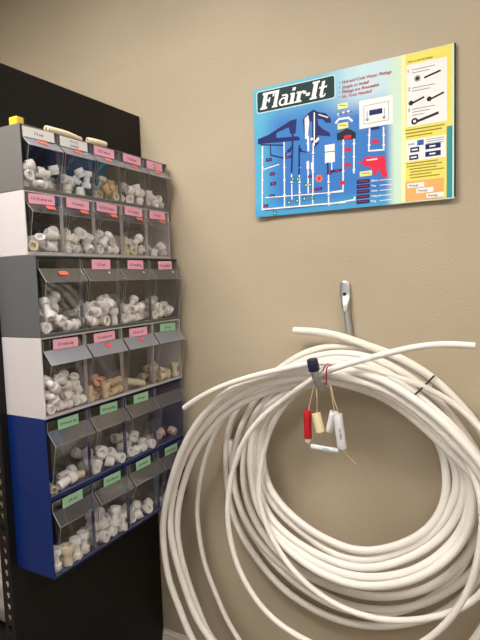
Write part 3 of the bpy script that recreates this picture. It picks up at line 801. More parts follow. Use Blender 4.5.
# ---------------- pipe coils ----------------
def pipe_mat(name, c):
    return mat(name, c, .33, bump=.05, bscale=40, spec=.45)
PEX = pipe_mat('white_pipe_plastic', (240,236,230)); PEX2 = pipe_mat('ivory_pipe_plastic', (233,228,219))
def coil(name, chain, r, m, lab):
    pts = [at(*q) for q in chain]
    path = smooth_path(catmull(pts, .012), 10)
    bm = bmesh.new(); tube(bm, path, r, 14, .78)
    return tag(bfinish(name, bm, m, smooth=60), lab, 'pipe coil', 'coils of white pipe hung on the wall hook')
R22, R16 = .0112, .0085
# large loose coil, three turns reaching furthest left
Q = [(300,366,.12),(325,366,.14),(345,370,.16),(360,374,.17),(375,376,.17),(392,385,.17),(415,400,.17),(437,417,.17),(457,436,.17),(470,450,.17),(484,468,.17),(503,500,.17),(515,560,.17),(505,620,.17),(470,675,.17),(410,715,.17),(330,725,.17),(260,705,.17),(215,672,.17),(191,637,.17),(179,607,.17),(169,580,.17),(164,550,.17),(162.5,530,.17),(165,507,.17),(171,482,.17),(180,455,.17),(192,431,.17),(210,407,.17),(232,389,.17),(260,378.5,.17),(285,372.5,.17),(313,370,.17),
 (340,376,.17),(360,381,.165),(378,386,.16),(397,396,.155),(417,410,.155),(437,427,.155),(455,445,.155),(474,465,.155),(495,500,.155),(507,560,.155),(498,620,.155),(462,672,.155),(405,705,.155),(335,712,.155),(270,690,.155),(228,660,.155),(204,630,.155),(195,615,.155),(184,585,.155),(175,555,.155),(170.5,530,.15),(171,508,.145),(174,490,.145),(181,465,.145),(193,441,.145),(211,418,.145),(234,399,.145),(258,387,.15),(285,380,.155),(313,378,.155),
 (340,383,.15),(360,388,.14),(375,393.5,.13),(392,402,.125),(412,417,.125),(432,434.5,.125),(448,450,.125),(464,466,.125),(482,486,.125),(496,520,.125),(500,565,.125),(490,615,.125),(455,662,.125),(400,692,.125),(340,698,.125),(280,682,.125),(237,662,.125),(212,640,.125),(197,607,.125),(189,585,.125),(180.5,555,.125),(177,530,.125),(178.5,505,.125),(184,482,.125),(193,457,.125),(208,433,.125),(226,413,.125),(245,401,.125),(264,393,.125),(288,386,.13),(310,383,.135),(328,379,.12)]
coil('pipe_coil', Q, R22, PEX, 'thick white pipe coil with big loose loops sweeping furthest left and out of frame')
# middle coil with the stub end pointing left above the hook
P = [(294,330.5,.05),(306,330.5,.05),(320,332,.05),(337,335,.05),(355,341,.05),(372,347,.05),(390,353.5,.05),(410,363,.05),(432,377,.05),(452,396,.05),(475,422,.05),(494,455,.05),(505,500,.05),(498,540,.05),(482,562,.05),(467,577,.05),(447,592,.05),(422,604,.05),(392,610,.05),(360,607.5,.05),(335,600,.05),(310,587,.05),(285,567,.05),(260,543,.05),(245,520,.05),(236,495,.05),(233,470,.05),(236,445,.05),(243,422,.05),(254,403,.05),(270,384,.05),(290,367,.05),(313,357,.05),
 (340,353,.055),(365,356,.06),(390,365,.06),(415,381,.055),(437,400,.05),(460,427,.045),(480,458,.045),(489,490,.05),(486,520,.06),(475,543,.07),(459,566,.07),(435,584.5,.07),(405,595,.07),(380,597,.07),(360,595,.07),(335,588,.07),(310,577,.07),(285,559,.07),(265,537,.07),(251,512,.07),(244,487,.07),(244,455,.07),(249,430,.07),(259,408,.07),(275,391,.07),(295,374,.07),(316,362,.075),
 (340,359,.08),(365,363,.08),(390,374,.075),(415,392,.07),(440,415,.06),(465,447,.05),(486,490,.03),(492,530,.025),(482,570,.025),(460,600,.025),(430,618,.025),(397,625,.025),(375,626.5,.025),(350,623,.025),(325,615,.025),(302,602.5,.025),(280,586,.025),(260,563,.025),(242,536,.025),(232,511,.025),(228,488,.025),(226,462,.025),(227,437,.025),(234,416,.025),(249,396,.03),(266,380,.035),(286,364,.03),(307,352,.03),(335,346,.03),(360,348,.03),(385,357,.03),(410,372,.03),(430,388,.025)]
coil('pipe_coil', P, R22, PEX2, 'middle white pipe coil whose short free end points left above the hook')
# tight inner coil of five turns, ending in the short cut end on the left
def inner(k):
    """k=0 innermost .. 4 outermost; one clockwise turn starting just right of the hook"""
    top = [(345,378,.045),(372,386,.045),(400,401,.045),(424,422,.045),(439,441,.05)]
    side = [[(445,462,.05),(447,485,.06),(445,502,.07),(437,518,.08),(425,532,.09),(407,542,.1),(385,549,.105),(360,551,.11),(335,543.5,.11),(310,530,.11),(290,514,.1),(275,497,.09),(266,479,.08),(262,455,.07),(266,430,.06),(279,407,.055),(298,390,.05)],
            [(455,463,.06),(458,485,.06),(451,507,.07),(436,529,.08),(415,545,.09),(385,556.5,.1),(360,560,.105),(335,554,.105),(313,540,.1),(292,524,.09),(275,507,.08),(264,486,.075),(259,458,.07),(263,430,.065),(275,408,.06),(293,391,.05)],
            [(462,465,.07),(465,492,.07),(456,518,.08),(436,542,.09),(411,557,.1),(385,566,.11),(360,568,.115),(335,562,.115),(310,550.5,.11),(285,533,.1),(268,514,.09),(259,489,.08),(256,458,.07),(260,430,.065),(271,409,.06),(290,391,.05)],
            [(466,472,.075),(470,505,.08),(460,533,.095),(440,555,.115),(415,570,.13),(385,577,.135),(360,577,.135),(332,570,.13),(305,556,.12),(282,537,.1),(265,517,.09),(257,490,.08),(253,458,.08),(257,430,.075),(267,411,.07),(286,393,.06)],
            [(470,480,.085),(472,517,.1),(460,545,.115),(442,563,.135),(420,577,.15),(390,585,.155),(360,586,.155),(340,581,.15),(317,571,.14),(293,554,.125),(275,535,.105),(260,513,.095),(253,488,.09),(250,458,.09),(254,432,.085),(264,411,.08),(283,394,.07)]][k]
    off = k*2.0
    t2 = [(u+off*.9, v-off*.55, d+.0) for u, v, d in top]
    return t2 + side
chain = []
for k in range(5): chain += inner(k)
chain += [(312,385,.06),(345,376,.06),(375,382,.055),(405,397,.05),(440,425,.045),(468,462,.04),(479,500,.04),(474,540,.04),(458,573,.04),(432,598,.04),(400,611,.045),(370,614.5,.045),(340,607.5,.045),(310,593,.045),(282,571,.045),(262,548,.04),(246,522,.035),(237,497,.03),(233,475,.03),(231.5,455,.03),(231,440,.03)]
coil('pipe_coil', chain, R22, PEX, 'tight inner white pipe coil forming the thick ring under the hook')
# thin coil whose two ends reach out left and right
Rr = [(184,408,.20),(200,397,.20),(220,387,.20),(245,378.5,.20),(270,372,.197),(292,367,.193),(313,363,.185),(340,363,.165),(365,368,.13),(385,374,.11),(410,381.5,.10),(435,392,.09),(457,406,.08),(480,428,.08),(502,462,.08),(515,510,.08),(511,570,.08),(482,640,.08),(430,690,.08),(350,712,.06),(290,700,.05),(262,673,.05),(239,640,.05),(227,620,.05),(215,592,.05),(205,565,.05),(199.5,537,.05),(197,510,.05),(200,480,.055),(207,453,.06),(216,431,.07),(228,414,.08),(243,401,.09),(264,388,.10),(290,376,.105),(318,366,.11),
 (345,366,.11),(375,371,.11),(405,386,.11),(435,409,.11),(462,436,.11),(487,470,.12),(503,510,.13),(503,550,.14),(486,588,.14),(462,608,.145),(435,617,.15),(410,620.5,.15),(380,619.5,.15),(360,614.5,.15),(337,605.5,.15),(315,591,.15),(295,572.5,.15),(280,553,.14),(267,527,.13),(260,505,.12),(259,482,.115),(262,460,.11),(267,439,.11),(275,419,.11),(287,402,.11),(302,389,.105),(320,378,.10),
 (345,374,.10),(375,379,.10),(405,395,.10),(435,420,.11),(460,450,.13),(477,483,.15),(483,515,.17),(480,545,.18),(476,567,.18),(466,595,.18),(450,619,.18),(427,640,.18),(400,652,.18),(365,657,.18),(330,651,.18),(307,641,.18),(290,631.5,.18),(275,620.5,.18),(260,605,.18),(245,582,.175),(236,562,.17),(230.5,540,.165),(227.5,520,.16),(228,500,.155),(231,478,.15),(237,457,.15),(246,437,.15),(262,417,.15),(280,402,.15),(296,390.5,.16),(312,380,.185),(324,371.5,.20),(340,366.5,.20),(360,360.5,.195),(385,354,.19),(407,348.5,.185),(430,344.8,.18),(455,344,.175),(475,346,.17)]
coil('pipe_coil', Rr, R16, PEX, 'thin white pipe coil with free ends reaching out left and right of the hook')
# cable tie strapping the upper strands
bm = bmesh.new()
tp = [at(433.5,376.5,.0635), at(429,381,.08), at(424,386,.092), at(419,391,.118), at(413.5,395.8,.126), at(411,398,.10), at(412,397,.03), at(424,387,.008), at(433,377,.03), at(434.3,375.8,.05), at(433.5,376.5,.0635)]
tube(bm, catmull(tp, .005), .0026, 6, 0)
tag(bfinish('cable_tie', bm, mat('black_nylon', (22,20,20), .4), smooth=60), 'thin black cable tie strapped around the pipes right of the hook', 'cable tie')
# red and white twine by the hook tip
bm = bmesh.new()
tp = [at(323,371,.212), at(325,366,.216), at(328,363.8,.218), at(331,365.3,.218), at(328,366.3,.218), at(326.5,370,.216), at(326.5,378,.2), at(326.3,384,.185), at(326,388,.17)]
tube(bm, catmull(tp, .003), .0018, 6, 0)
tag(bfinish('twine', bm, mat('red_twine', (176,48,66), .8), smooth=60), 'short red twine tied around the pipes beside the blue hook tip', 'twine')

# ---------------- sample pieces on a string ----------------
SD = .205
bm = bmesh.new()
for tp in ([(314,386),(311.5,396),(309,408),(308,425),(308,443),(311,446),(325,448.5),(338,450.5),(341,448),(347,455),(351,459),(356,464)],
           [(316,387),(317,398),(317,410),(319,425),(320.5,436)], [(330,384),(332,398),(334,411),(332,420),(329,433)], [(331,386),(334,400),(338,412),(340,432),(342,449)]):
    tube(bm, catmull([at(u, v, SD) for u, v in tp], .004), .0010, 6, 0)
tag(bfinish('string', bm, mat('tan_string', (226,204,160), .8), smooth=60), 'thin tan string hanging below the hook and threaded through pipe samples', 'string')
def sample(u0, v0, u1, v1, r, m, lab, dd=0, cap=None, marks=0):
    a, b = at(u0, v0, SD+dd), at(u1, v1, SD+dd)
    e = empty('pipe_sample', a); tag(e, lab, 'pipe sample')
    bm = bmesh.new(); d = b-a
    tube(bm, [a + d*t for t in (0,.01,.25,.5,.75,.99,1)], r, 16, .72, radii=[r*.96,r,r,r,r,r,r*.96])
    bfinish('sleeve', bm, m, e, smooth=40)
    if cap:
        bm = bmesh.new(); dn = d.normalized(); tube(bm, [b - dn*.001, b + dn*.009], r*.75, 14, .6); bfinish('white_end', bm, cap, e, smooth=40)
    if marks:
        bm = bmesh.new(); dn = d.normalized(); toc = (CAM - a).normalized(); sx = dn.cross(toc).normalized(); nn = sx.cross(dn).normalized()
        if nn.dot(toc) < 0: nn = -nn
        ex = dn; ez = -sx if (-sx).z > 0 or marks == 1 else sx
        text_into(bm, '1/2 PEX' if marks == 1 else '3/4 CTS', a + d*.55 + nn*(r+.0006), ex, ez, width=d.length*.5, height=r*.55, bold=.01)
        bfinish('print', bm, INK, e)
WH = mat('white_sample_plastic', (232,230,230), .35)
sample(307.3,410,308,438,.0110,mat('red_pipe_plastic', (196,26,38), .35),'red pipe sample with a white lower end, leftmost on the string',0,WH)
sample(316,413.5,320.5,432,.0125,mat('cream_pipe_plastic', (232,216,176), .4),'stubby cream pipe sample hanging beside the red one',.012)
sample(334,411.5,329.5,431.5,.0108,WH,'short white pipe sample leaning left behind the longer white one',.0)
sample(337.5,414,342.3,448.5,.0122,mat('grey_white_sample', (222,222,226), .35),'longest white pipe sample, rightmost on the string',.026,None,1)
sample(311.5,446.5,339,451.2,.0075,mat('pale_blue_sample', (214,218,226), .35),'slim pale pipe sample hanging crosswise at the bottom of the string',.0,None,2)
# ---------------- poster ----------------
PX0, PX1, PZ0, PZ1 = .4655, 1.0575, .9705+ZO, 1.3695+ZO
ps = empty('wall_poster', (.76, YW-.004, PZ0))
tag(ps, 'blue and yellow plumbing fittings poster headed Flair-It on the wall above the hook', 'poster')
def bow(x, z):
    s = (x-PX0)/(PX1-PX0); t = (z-PZ0)/(PZ1-PZ0)
    return .0055 + .006*(1-t)**2 + .004*math.exp(-((s/.09)**2+(t/.12)**2)) + .002*math.cos(s*5.5)**2 + .003*s*s
def onp(x, z, lay): return Vector((x, YW - bow(x, z) - .0002 - lay*.00022, z))
def loc(u, v):
    p = at(u, v, .012); return p.x, p.z
def grid_patch(bm, x0, x1, z0, z1, lay, mi=0, nx=12, nz=8, thick=0, rc=0):
    g = []
    for j in range(nz+1):
        row = []
        for i in range(nx+1):
            x = x0+(x1-x0)*i/nx; z = z0+(z1-z0)*j/nz
            row.append(bm.verts.new(onp(x, z, lay)))
        g.append(row)
    fs = []
    for j in range(nz):
        for i in range(nx):
            f = bm.faces.new((g[j][i], g[j][i+1], g[j+1][i+1], g[j+1][i])); f.material_index = mi; fs.append(f)
    if thick:
        r = bmesh.ops.extrude_face_region(bm, geom=fs)
        for v in r['geom']:
            if isinstance(v, bmesh.types.BMVert): v.co.y += thick
def rect(bm, u0, v0, u1, v1, lay, mi=0):
    x0, z1 = loc(u0, v0); x1, z0 = loc(u1, v1)
    grid_patch(bm, min(x0,x1), max(x0,x1), min(z0,z1), max(z0,z1), lay, mi, 2, 2)
def frect(bm, uc, vc, w, h, lay, mi=0):      # centre in photo px, size in metres
    x, z = loc(uc, vc); grid_patch(bm, x-w/2, x+w/2, z-h/2, z+h/2, lay, mi, 1, 1)
def poly(bm, pts, lay, mi=0):
    vs = [bm.verts.new(onp(*loc(u, v), lay)) for u, v in pts]
    f = bm.faces.new(vs); f.material_index = mi
    bmesh.ops.triangulate(bm, faces=[f])
def line(bm, pts, w, lay, mi=0):
    q = [loc(u, v) for u, v in pts]
    for (xa, za), (xb, zb) in zip(q, q[1:]):
        dx, dz = xb-xa, zb-za; L = math.hypot(dx, dz) or 1e-6; nx, nz = -dz/L*w/2, dx/L*w/2; ex, ez = dx/L*w/2, dz/L*w/2
        vs = [bm.verts.new(onp(x, z, lay)) for x, z in ((xa-ex+nx,za-ez+nz),(xb+ex+nx,zb+ez+nz),(xb+ex-nx,zb+ez-nz),(xa-ex-nx,za-ez-nz))]
        bm.faces.new(vs).material_index = mi
def disc(bm, u, v, r, lay, mi=0, sx=1):
    x, z = loc(u, v)
    vs = [bm.verts.new(onp(x+r*sx*math.cos(2*PI*k/14), z+r*math.sin(2*PI*k/14), lay)) for k in range(14)]
    bm.faces.new(vs).material_index = mi
def ptext(bm, body, u, v, h, width=None, bold=0, shear=0, mi=0, lay=3, center=False):
    x, z = loc(u, v)
    n0 = len(bm.verts)
    text_into(bm, body, Vector((x, 0, z)), Vector((1,0,0)), Vector((0,0,1)), width=width, height=h, bold=bold, shear=shear, mi=mi, center=center)
    bm.verts.ensure_lookup_table()
    for vtx in bm.verts[n0:]: vtx.co = onp(vtx.co.x, vtx.co.z, lay)
def pfin(name, bm, mats, parent=None):
    for f in bm.faces:
        f.normal_update()
        if f.normal.y > .5: f.normal_flip()
    me = bpy.data.meshes.new(name); bm.to_mesh(me); bm.free()
    o = link(name, me, mats, parent or ps)
    if parent: o.matrix_parent_inverse = Matrix.Identity(4)
    return o
def ink(name, c): return mat(name, c, .5, spec=.18)
def print_blue():
    """printed two-way colour blend of the poster's artwork, fixed to the sheet"""
    m = bpy.data.materials.new('printed_blue'); m.use_nodes = True; nt = m.node_tree; b = nt.nodes['Principled BSDF']
    b.inputs['Roughness'].default_value = .45; b.inputs['Specular IOR Level'].default_value = .22
    tc = nt.nodes.new('ShaderNodeTexCoord'); sp = nt.nodes.new('ShaderNodeSeparateXYZ'); nt.links.new(tc.outputs['Object'], sp.inputs[0])
    def mr(sock, a, c):
        n = nt.nodes.new('ShaderNodeMapRange'); n.inputs[1].default_value = a; n.inputs[2].default_value = c
        n.interpolation_type = 'SMOOTHSTEP'; nt.links.new(sp.outputs[sock], n.inputs[0]); return n.outputs[0]
    def mx(f, a, c):
        n = nt.nodes.new('ShaderNodeMix'); n.data_type = 'RGBA'; nt.links.new(f, n.inputs[0])
        for s, val in ((6, a), (7, c)):
            if isinstance(val, tuple): n.inputs[s].default_value = val
            else: nt.links.new(val, n.inputs[s])
        return n.outputs[2]
    def mul(a, c):
        n = nt.nodes.new('ShaderNodeMath'); n.operation = 'MULTIPLY'; nt.links.new(a, n.inputs[0]); nt.links.new(c, n.inputs[1]); return n.outputs[0]
    base = mx(mr('X', PX0, PX0+.10), srgb((84,176,214)), srgb((54,122,200)))
    base = mx(mr('Z', PZ0+.06, PZ0), base, srgb((72,160,210)))
    base = mx(mr('Z', PZ1-.13, PZ1-.03), base, srgb((96,184,214)))
    hi = mul(mr('X', PX0+.20, PX0+.36), mr('Z', PZ1-.15, PZ1-.07))
    base = mx(hi, base, srgb((196,226,236)))
    base = mx(mr('X', PX1-.185, PX1-.15), base, srgb((206,232,214)))
    nt.links.new(base, b.inputs['Base Color'])
    return m
EDGEP = ink('dark_poster_edge', (28,44,48))
bm = bmesh.new(); grid_patch(bm, PX0, PX1, PZ0, PZ1, 0, 0, 24, 16, thick=.0018)
o = bfinish('printed_sheet', bm, print_blue(), ps)
bm = bmesh.new(); grid_patch(bm, PX1-.0002, PX1+.004, PZ0+.004, PZ1, -2, 0, 1, 12, thick=.003); bfinish('dark_edge_strip', bm, EDGEP, ps)
YEL, PALE, WHT, TAN_ = ink('yellow_print', (238,226,112)), ink('pale_yellow_print', (250,240,180)), ink('white_print_ink', (240,240,240)), ink('tan_print', (236,178,112))
NAVY, RED, GRN, DK, ORG = ink('navy_print', (30,38,104)), ink('red_ink', (206,38,72)), ink('green_ink', (22,122,92)), ink('dark_print', (36,36,52)), ink('orange_ink', (232,120,90))
LTG, CY = ink('grey_print', (150,158,176)), ink('teal_ink', (60,150,160))
# yellow instruction column
xa = loc(401, 120)[0]; xb = PX1 - .004
bm = bmesh.new(); grid_patch(bm, xa, xb, PZ0+.003, PZ1-.001, 1, 0, 4, 12); grid_patch(bm, xa, xa+.012, PZ0+.003, PZ1-.001, 1.6, 1, 1, 12)
grid_patch(bm, xb-.014, xb, PZ0+.003, PZ0+.19, 1.6, 2, 1, 6)
yc_ = pfin('yellow_column', bm, [YEL, PALE, CY])
W_ = xb-xa
def col_rect(bm, s0, s1, t0, t1, lay, mi=0):   # fractions of the column, t from the top
    H = PZ1-PZ0
    grid_patch(bm, xa+W_*s0, xa+W_*s1, PZ1-H*t1, PZ1-H*t0, lay, mi, 2, 4)
H_ = PZ1-PZ0
def col_line(bm, s0, t0, s1, t1, w, lay, mi=0):
    x0, z0, x1, z1 = xa+W_*s0, PZ1-H_*t0, xa+W_*s1, PZ1-H_*t1
    dx, dz = x1-x0, z1-z0; L = math.hypot(dx, dz); nx, nz = -dz/L*w/2, dx/L*w/2
    bm.faces.new([bm.verts.new(onp(x, z, lay)) for x, z in ((x0+nx,z0+nz),(x1+nx,z1+nz),(x1-nx,z1-nz),(x0-nx,z0-nz))]).material_index = mi
def col_text(bm, body, s, t, h, w, bold=0, mi=0, lay=4, shear=0):
    n0 = len(bm.verts)
    text_into(bm, body, Vector((xa+W_*s, 0, PZ1-H_*t)), Vector((1,0,0)), Vector((0,0,1)), width=w, height=h, bold=bold, shear=shear, mi=mi, center=False)
    bm.verts.ensure_lookup_table()
    for q in bm.verts[n0:]: q.co = onp(q.co.x, q.co.z, lay)
bm = bmesh.new(); col_rect(bm, .11, .90, .075, .485, 2, 0)
col_text(bm, 'How to use the fittings', .14, .055, .005, .10, .01, 1, 4, .2)
for t, n in ((.115,'1'),(.235,'2'),(.375,'3')):
    col_text(bm, n, .14, t, .009, None, .01, 1)
    for k in range(2 if n != '3' else 3): col_line(bm, .22, t-.002+k*.02, .22+.45-.1*k, t-.002+k*.02, .0022, 4, 2)
disc_c = []
def cdisc(s, t, r, lay, mi, sx=1):
    x, z = xa+W_*s, PZ1-H_*t
    bm.faces.new([bm.verts.new(onp(x+r*sx*math.cos(2*PI*k/14), z+r*math.sin(2*PI*k/14), lay)) for k in range(14)]).material_index = mi
cdisc(.33,.175,.0085,4,2); cdisc(.33,.175,.0045,5,1); col_line(bm, .46,.18,.78,.155,.005,4,1)
cdisc(.20,.33,.0065,4,1); col_line(bm, .20,.335,.46,.305,.005,4,1); cdisc(.56,.325,.0065,4,1); col_line(bm, .56,.33,.84,.30,.005,4,1)
cdisc(.27,.455,.009,4,1); cdisc(.27,.455,.004,5,0); col_line(bm, .27,.462,.74,.425,.007,4,1)
pfin('instruction_box', bm, [WHT, DK, LTG])
bm = bmesh.new()
for k, (s0, s1) in enumerate(((.08,.86),(.08,.80),(.10,.62))): col_line(bm, s0, .508+k*.022, s1, .508+k*.022, .003, 3, 0)
pfin('small_print', bm, [ink('olive_print', (150,132,60))])
bm = bmesh.new()
for k, (s0, s1) in enumerate(((.10,.72),(.10,.80),(.16,.70),(.18,.84),(.16,.60),(.18,.76))): col_line(bm, s0, .735+k*.0195, s1, .735+k*.0195, .0028, 3, 0)
pfin('small_print', bm, [ink('olive_print', (150,132,60))])
bm = bmesh.new(); col_rect(bm, .10, .88, .575, .72, 2, 0)
col_rect(bm, .32, .45, .585, .62, 3, 1); col_text(bm, 'tools', .14, .603, .006, None, .01, 2)
for k in range(3): col_line(bm, .50, .59+k*.014, .84, .59+k*.014, .002, 4, 3)
for s, t in ((.27,.645),(.62,.638),(.25,.695),(.62,.688)):
    col_rect(bm, s-.09 if s < .5 else s-.14, s+.09 if s < .5 else s+.16, t-.017, t+.017, 3, 2); col_line(bm, s-.06, t, s+.06, t, .004, 4, 0)
pfin('tool_box', bm, [WHT, ink('mid_blue_print', (60,100,180)), NAVY, LTG])
bm = bmesh.new(); col_rect(bm, .08, .84, .855, .992, 2, 0)
for s, t in ((.12,.885),(.30,.925),(.50,.965)):
    col_rect(bm, s, s+.34, t-.016, t+.016, 3, 1); col_text(bm, 'Fittings', s+.04, t, .0062, .042, .01, 2)
pfin('tan_box', bm, [TAN_, WHT, DK])
# title badge
def para(pts): return pts
bm = bmesh.new()
xb0, zb1 = loc(259.5, 92.5); xb1, zb0 = loc(333.5, 97.8)
xb0, xb1 = PX0+.014, loc(334, 90)[0]; zt_, zb_ = PZ1-.012, PZ1-.074
def rrect(x0, x1, z0, z1, r, lay, mi):
    cols = []
    xs = [x0 + r*(1-math.cos(math.radians(a))) for a in (0,20,40,60,90)] + [x0+r+(x1-x0-2*r)*k/12 for k in range(1, 12)] + [x1 - r*(1-math.cos(math.radians(a))) for a in (90,60,40,20,0)]
    for x in xs:
        e = min(x-x0, x1-x, r); dz = r - math.sqrt(max(0, r*r-(r-e)**2))
        za, zb2 = z0+dz, z1-dz
        cols.append([bm.verts.new(onp(x, za+(zb2-za)*k/4, lay)) for k in range(5)])
    for a, b in zip(cols, cols[1:]):
        for k in range(4): bm.faces.new((a[k], b[k], b[k+1], a[k+1])).material_index = mi
rrect(xb0-.003, xb1+.003, zb_-.003, zt_+.003, .008, 1, 0); rrect(xb0, xb1, zb_, zt_, .0065, 2, 1)
badge = pfin('title_badge', bm, [ink('pale_outline', (200,226,226)), ink('deep_green_print', (14,52,56))])
# slab-serif italic title
bm = bmesh.new()
BW = xb1-xb0; BH = zt_-zb_
def gl(polys, ox, lay, mi, dx=0, dz=0, s=1):
    for pts in polys:
        vs = []
        for x, y in pts:
            X = xb0 + BW*.035 + (ox + x + .24*y)*BH*.80 + dx; Z = zb_ + BH*.12 + y*BH*.80 + dz
            vs.append(bm.verts.new(onp(X, Z, lay)))
        try: f = bm.faces.new(vs); f.material_index = mi; bmesh.ops.triangulate(bm, faces=[f])
        except ValueError: pass
def R_(x0, y0, x1, y1): return [(x0,y0),(x1,y0),(x1,y1),(x0,y1)]
def arcp(cx_, cy_, rx, ry, a0, a1, w, wy=None, n=8):
    wy = w if wy is None else wy; out = []
    for i in range(n):
        a, b = math.radians(a0+(a1-a0)*i/n), math.radians(a0+(a1-a0)*(i+1)/n)
        out.append([(cx_+rx*math.cos(a),cy_+ry*math.sin(a)),(cx_+rx*math.cos(b),cy_+ry*math.sin(b)),(cx_+(rx-w)*math.cos(b),cy_+(ry-wy)*math.sin(b)),(cx_+(rx-w)*math.cos(a),cy_+(ry-wy)*math.sin(a))])
    return out
GL = {
 'F': ([R_(.08,0,.32,1), R_(0,0,.42,.13), R_(0,.86,.74,1), R_(.62,.68,.72,1), R_(.2,.45,.50,.56), R_(.43,.36,.51,.66)], .70),
 'l': ([R_(.06,0,.27,1), R_(0,0,.33,.10), R_(0,.90,.2,1)], .36),
 'a': (arcp(.24,.24,.24,.25,0,360,.12,.09,14) + [R_(.34,.0,.50,.50), R_(.40,0,.58,.10), R_(.12,.56,.36,.66)] + arcp(.32,.46,.18,.20,0,110,.15,.10,6) + [R_(.35,.3,.50,.5)], .60),
 'i': ([R_(.06,0,.27,.62), R_(0,0,.33,.10), R_(0,.54,.2,.64), R_(.08,.76,.26,.94)], .36),
 'r': ([R_(.06,0,.27,.62), R_(0,0,.36,.10), R_(0,.54,.2,.64)] + arcp(.36,.40,.20,.24,150,35,.13,.12,6) + [R_(.40,.42,.54,.58)], .54),
 '-': ([R_(.02,.27,.24,.45)], .28),
 'I': ([R_(.08,0,.32,1), R_(0,0,.39,.11), R_(0,.89,.39,1)], .42),
 't': ([R_(.10,.1,.27,.92), R_(0,.52,.42,.63), R_(.14,0,.36,.11), R_(.36,.04,.42,.20)], .44)}
ox = 0; seq = 'Flair-It'; tot = sum(GL[c][1] for c in seq)
kx = (BW*.90/(BH*.80) - .24)/tot
for c in seq:
    P2, adv = GL[c]
    P3 = [[(x*kx, y) for x, y in pts] for pts in P2]
    gl(P3, ox, 3, 0, .0018, -.0018); gl(P3, ox, 4, 1)
    ox += adv*kx
pfin('title_lettering', bm, [DK, WHT], badge)
# red claims beside the title
bm = bmesh.new()
for (u, v), t, wd in (((341.5,82.0),'Hot and Cold Water Fittings',.142),((341.5,87.2),'Simple to Install',.085),((341.5,91.8),'Fittings are Reuseable',.118),((341.5,96.6),'No Tools Needed!',.088)):
    ptext(bm, t, u, v, .0088, wd, .022, .25)
    disc(bm, u-2.2, v, .0018, 3)
pfin('red_claims', bm, [ink('deep_red_ink', (176,22,60))])
# plumbing diagram
A3 = lambda a, b: (245+a/4.8, 130+b/4.8)
A1 = lambda a, b: (245+a/4.8, 70+b/4.8)
A4 = lambda a, b: (330+a/3.43, 110+b/3.43)
bm = bmesh.new()   # mi 0 white 1 navy 2 red 3 green 4 orange 5 yellow 6 dark
def wl(*pts, w=.0042): line(bm, pts, w, 2, 0)
wl(A3(82,80),A3(85,375)); wl(A3(185,60),A3(190,370)); wl(A3(85,382),A3(480,347)); wl(A3(222,215),A3(225,330)); wl(A3(258,135),A3(262,365))
wl(A3(300,150),A3(303,300)); wl(A3(325,60),A3(325,360)); wl(A3(400,200),A3(402,360)); wl(A3(100,325),A3(470,296),w=.003)
wl(A3(83,190),A3(160,165),w=.003); wl(A4(45,95),A4(45,270)); wl(A4(82,95),A4(82,215)); wl(A4(135,65),A4(133,140),A4(184,136),A4(183,60)); wl(A4(0,283),A4(45,276)); wl(A4(0,322),A4(85,308),A4(85,300))
for a, b in ((82,130),(83,180),(84,240),(84,300),(186,130),(187,180),(188,240),(189,310),(259,180),(261,250),(262,300),(223,250),(325,110),(325,200),(401,250),(402,310),(140,378),(215,372),(290,365),(360,358),(440,350)):
    u, v = A3(a, b); frect(bm, u, v, .0075, .0045, 3, 0); frect(bm, u, v+1.4, .005, .0022, 3, 1)
for a, b in ((45,115),(45,160),(45,210),(82,115),(82,160),(82,205),(134,85),(184,85),(134,120),(184,120),(160,138)):
    u, v = A4(a, b); frect(bm, u, v, .0075, .0045, 3, 0)
for a, b, w, h in ((113,142,.020,.010),(130,210,.017,.010),(135,257,.020,.010),(130,318,.018,.011),(102,364,.016,.009),(120,382,.034,.006),(445,195,.026,.008),(405,205,.016,.010),(335,285,.022,.008),(355,282,.020,.008),(200,130,.030,.008),(310,222,.012,.008)):
    u, v = A3(a, b); frect(bm, u, v, w, h, 3, 1); frect(bm, u, v, w*.5, h*.4, 4, 2)
for a, b in ((228,235),(252,235),(292,265),(312,262),(212,348),(250,340),(285,330),(322,325),(145,400)):
    u, v = A3(a, b); frect(bm, u, v, .011, .011, 4, 3); frect(bm, u, v, .004, .004, 5, 0)
for k in range(6):
    a = 2*PI*k/6; u, v = A3(355+13*math.cos(a), 232+13*math.sin(a)); disc(bm, u, v, .0042, 4, 4)
u, v = A3(355,232); disc(bm, u, v, .005, 5, 2)
for a, b, w in ((60,92,.022),(60,135,.020),(60,188,.020),(155,108,.020),(42,250,.018)):
    u, v = A4(a, b); frect(bm, u, v, w, .009, 4, 2); disc(bm, u, v, .006, 4.5, 2)
for a, b, w in ((155,62,.024),(18,208,.028)):
    u, v = A4(a, b); frect(bm, u, v, w, .007, 4, 1)
pfin('pipe_diagram', bm, [WHT, NAVY, RED, GRN, ORG, YEL, DK])
bm = bmesh.new()
poly(bm, [(257.5,139),(268,134.5),(290,120),(296,118.5),(295,133),(290,134),(288,127),(276,132.5),(276,138),(299,136.5),(299,140),(258,144)], 2)
poly(bm, [A3(60,45),A3(250,28),A3(255,42),A3(60,68)], 3); line(bm, [A3(75,70),A3(180,72)], .004, 3); line(bm, [A3(120,70),A3(122,120),A3(190,135)], .004, 3)
line(bm, [A3(228,-30),A3(222,200)], .0055, 3); line(bm, [A3(258,75),A3(258,210)], .0055, 3); line(bm, [A3(205,95),A3(185,130)], .004, 3); line(bm, [A3(290,105),A3(262,100)], .004, 3)
for q in ((210,98),(262,95),(222,85)): u, v = A3(*q); disc(bm, u, v, .006, 3.5)
pfin('tub_faucet_drawing', bm, [NAVY])
bm = bmesh.new()
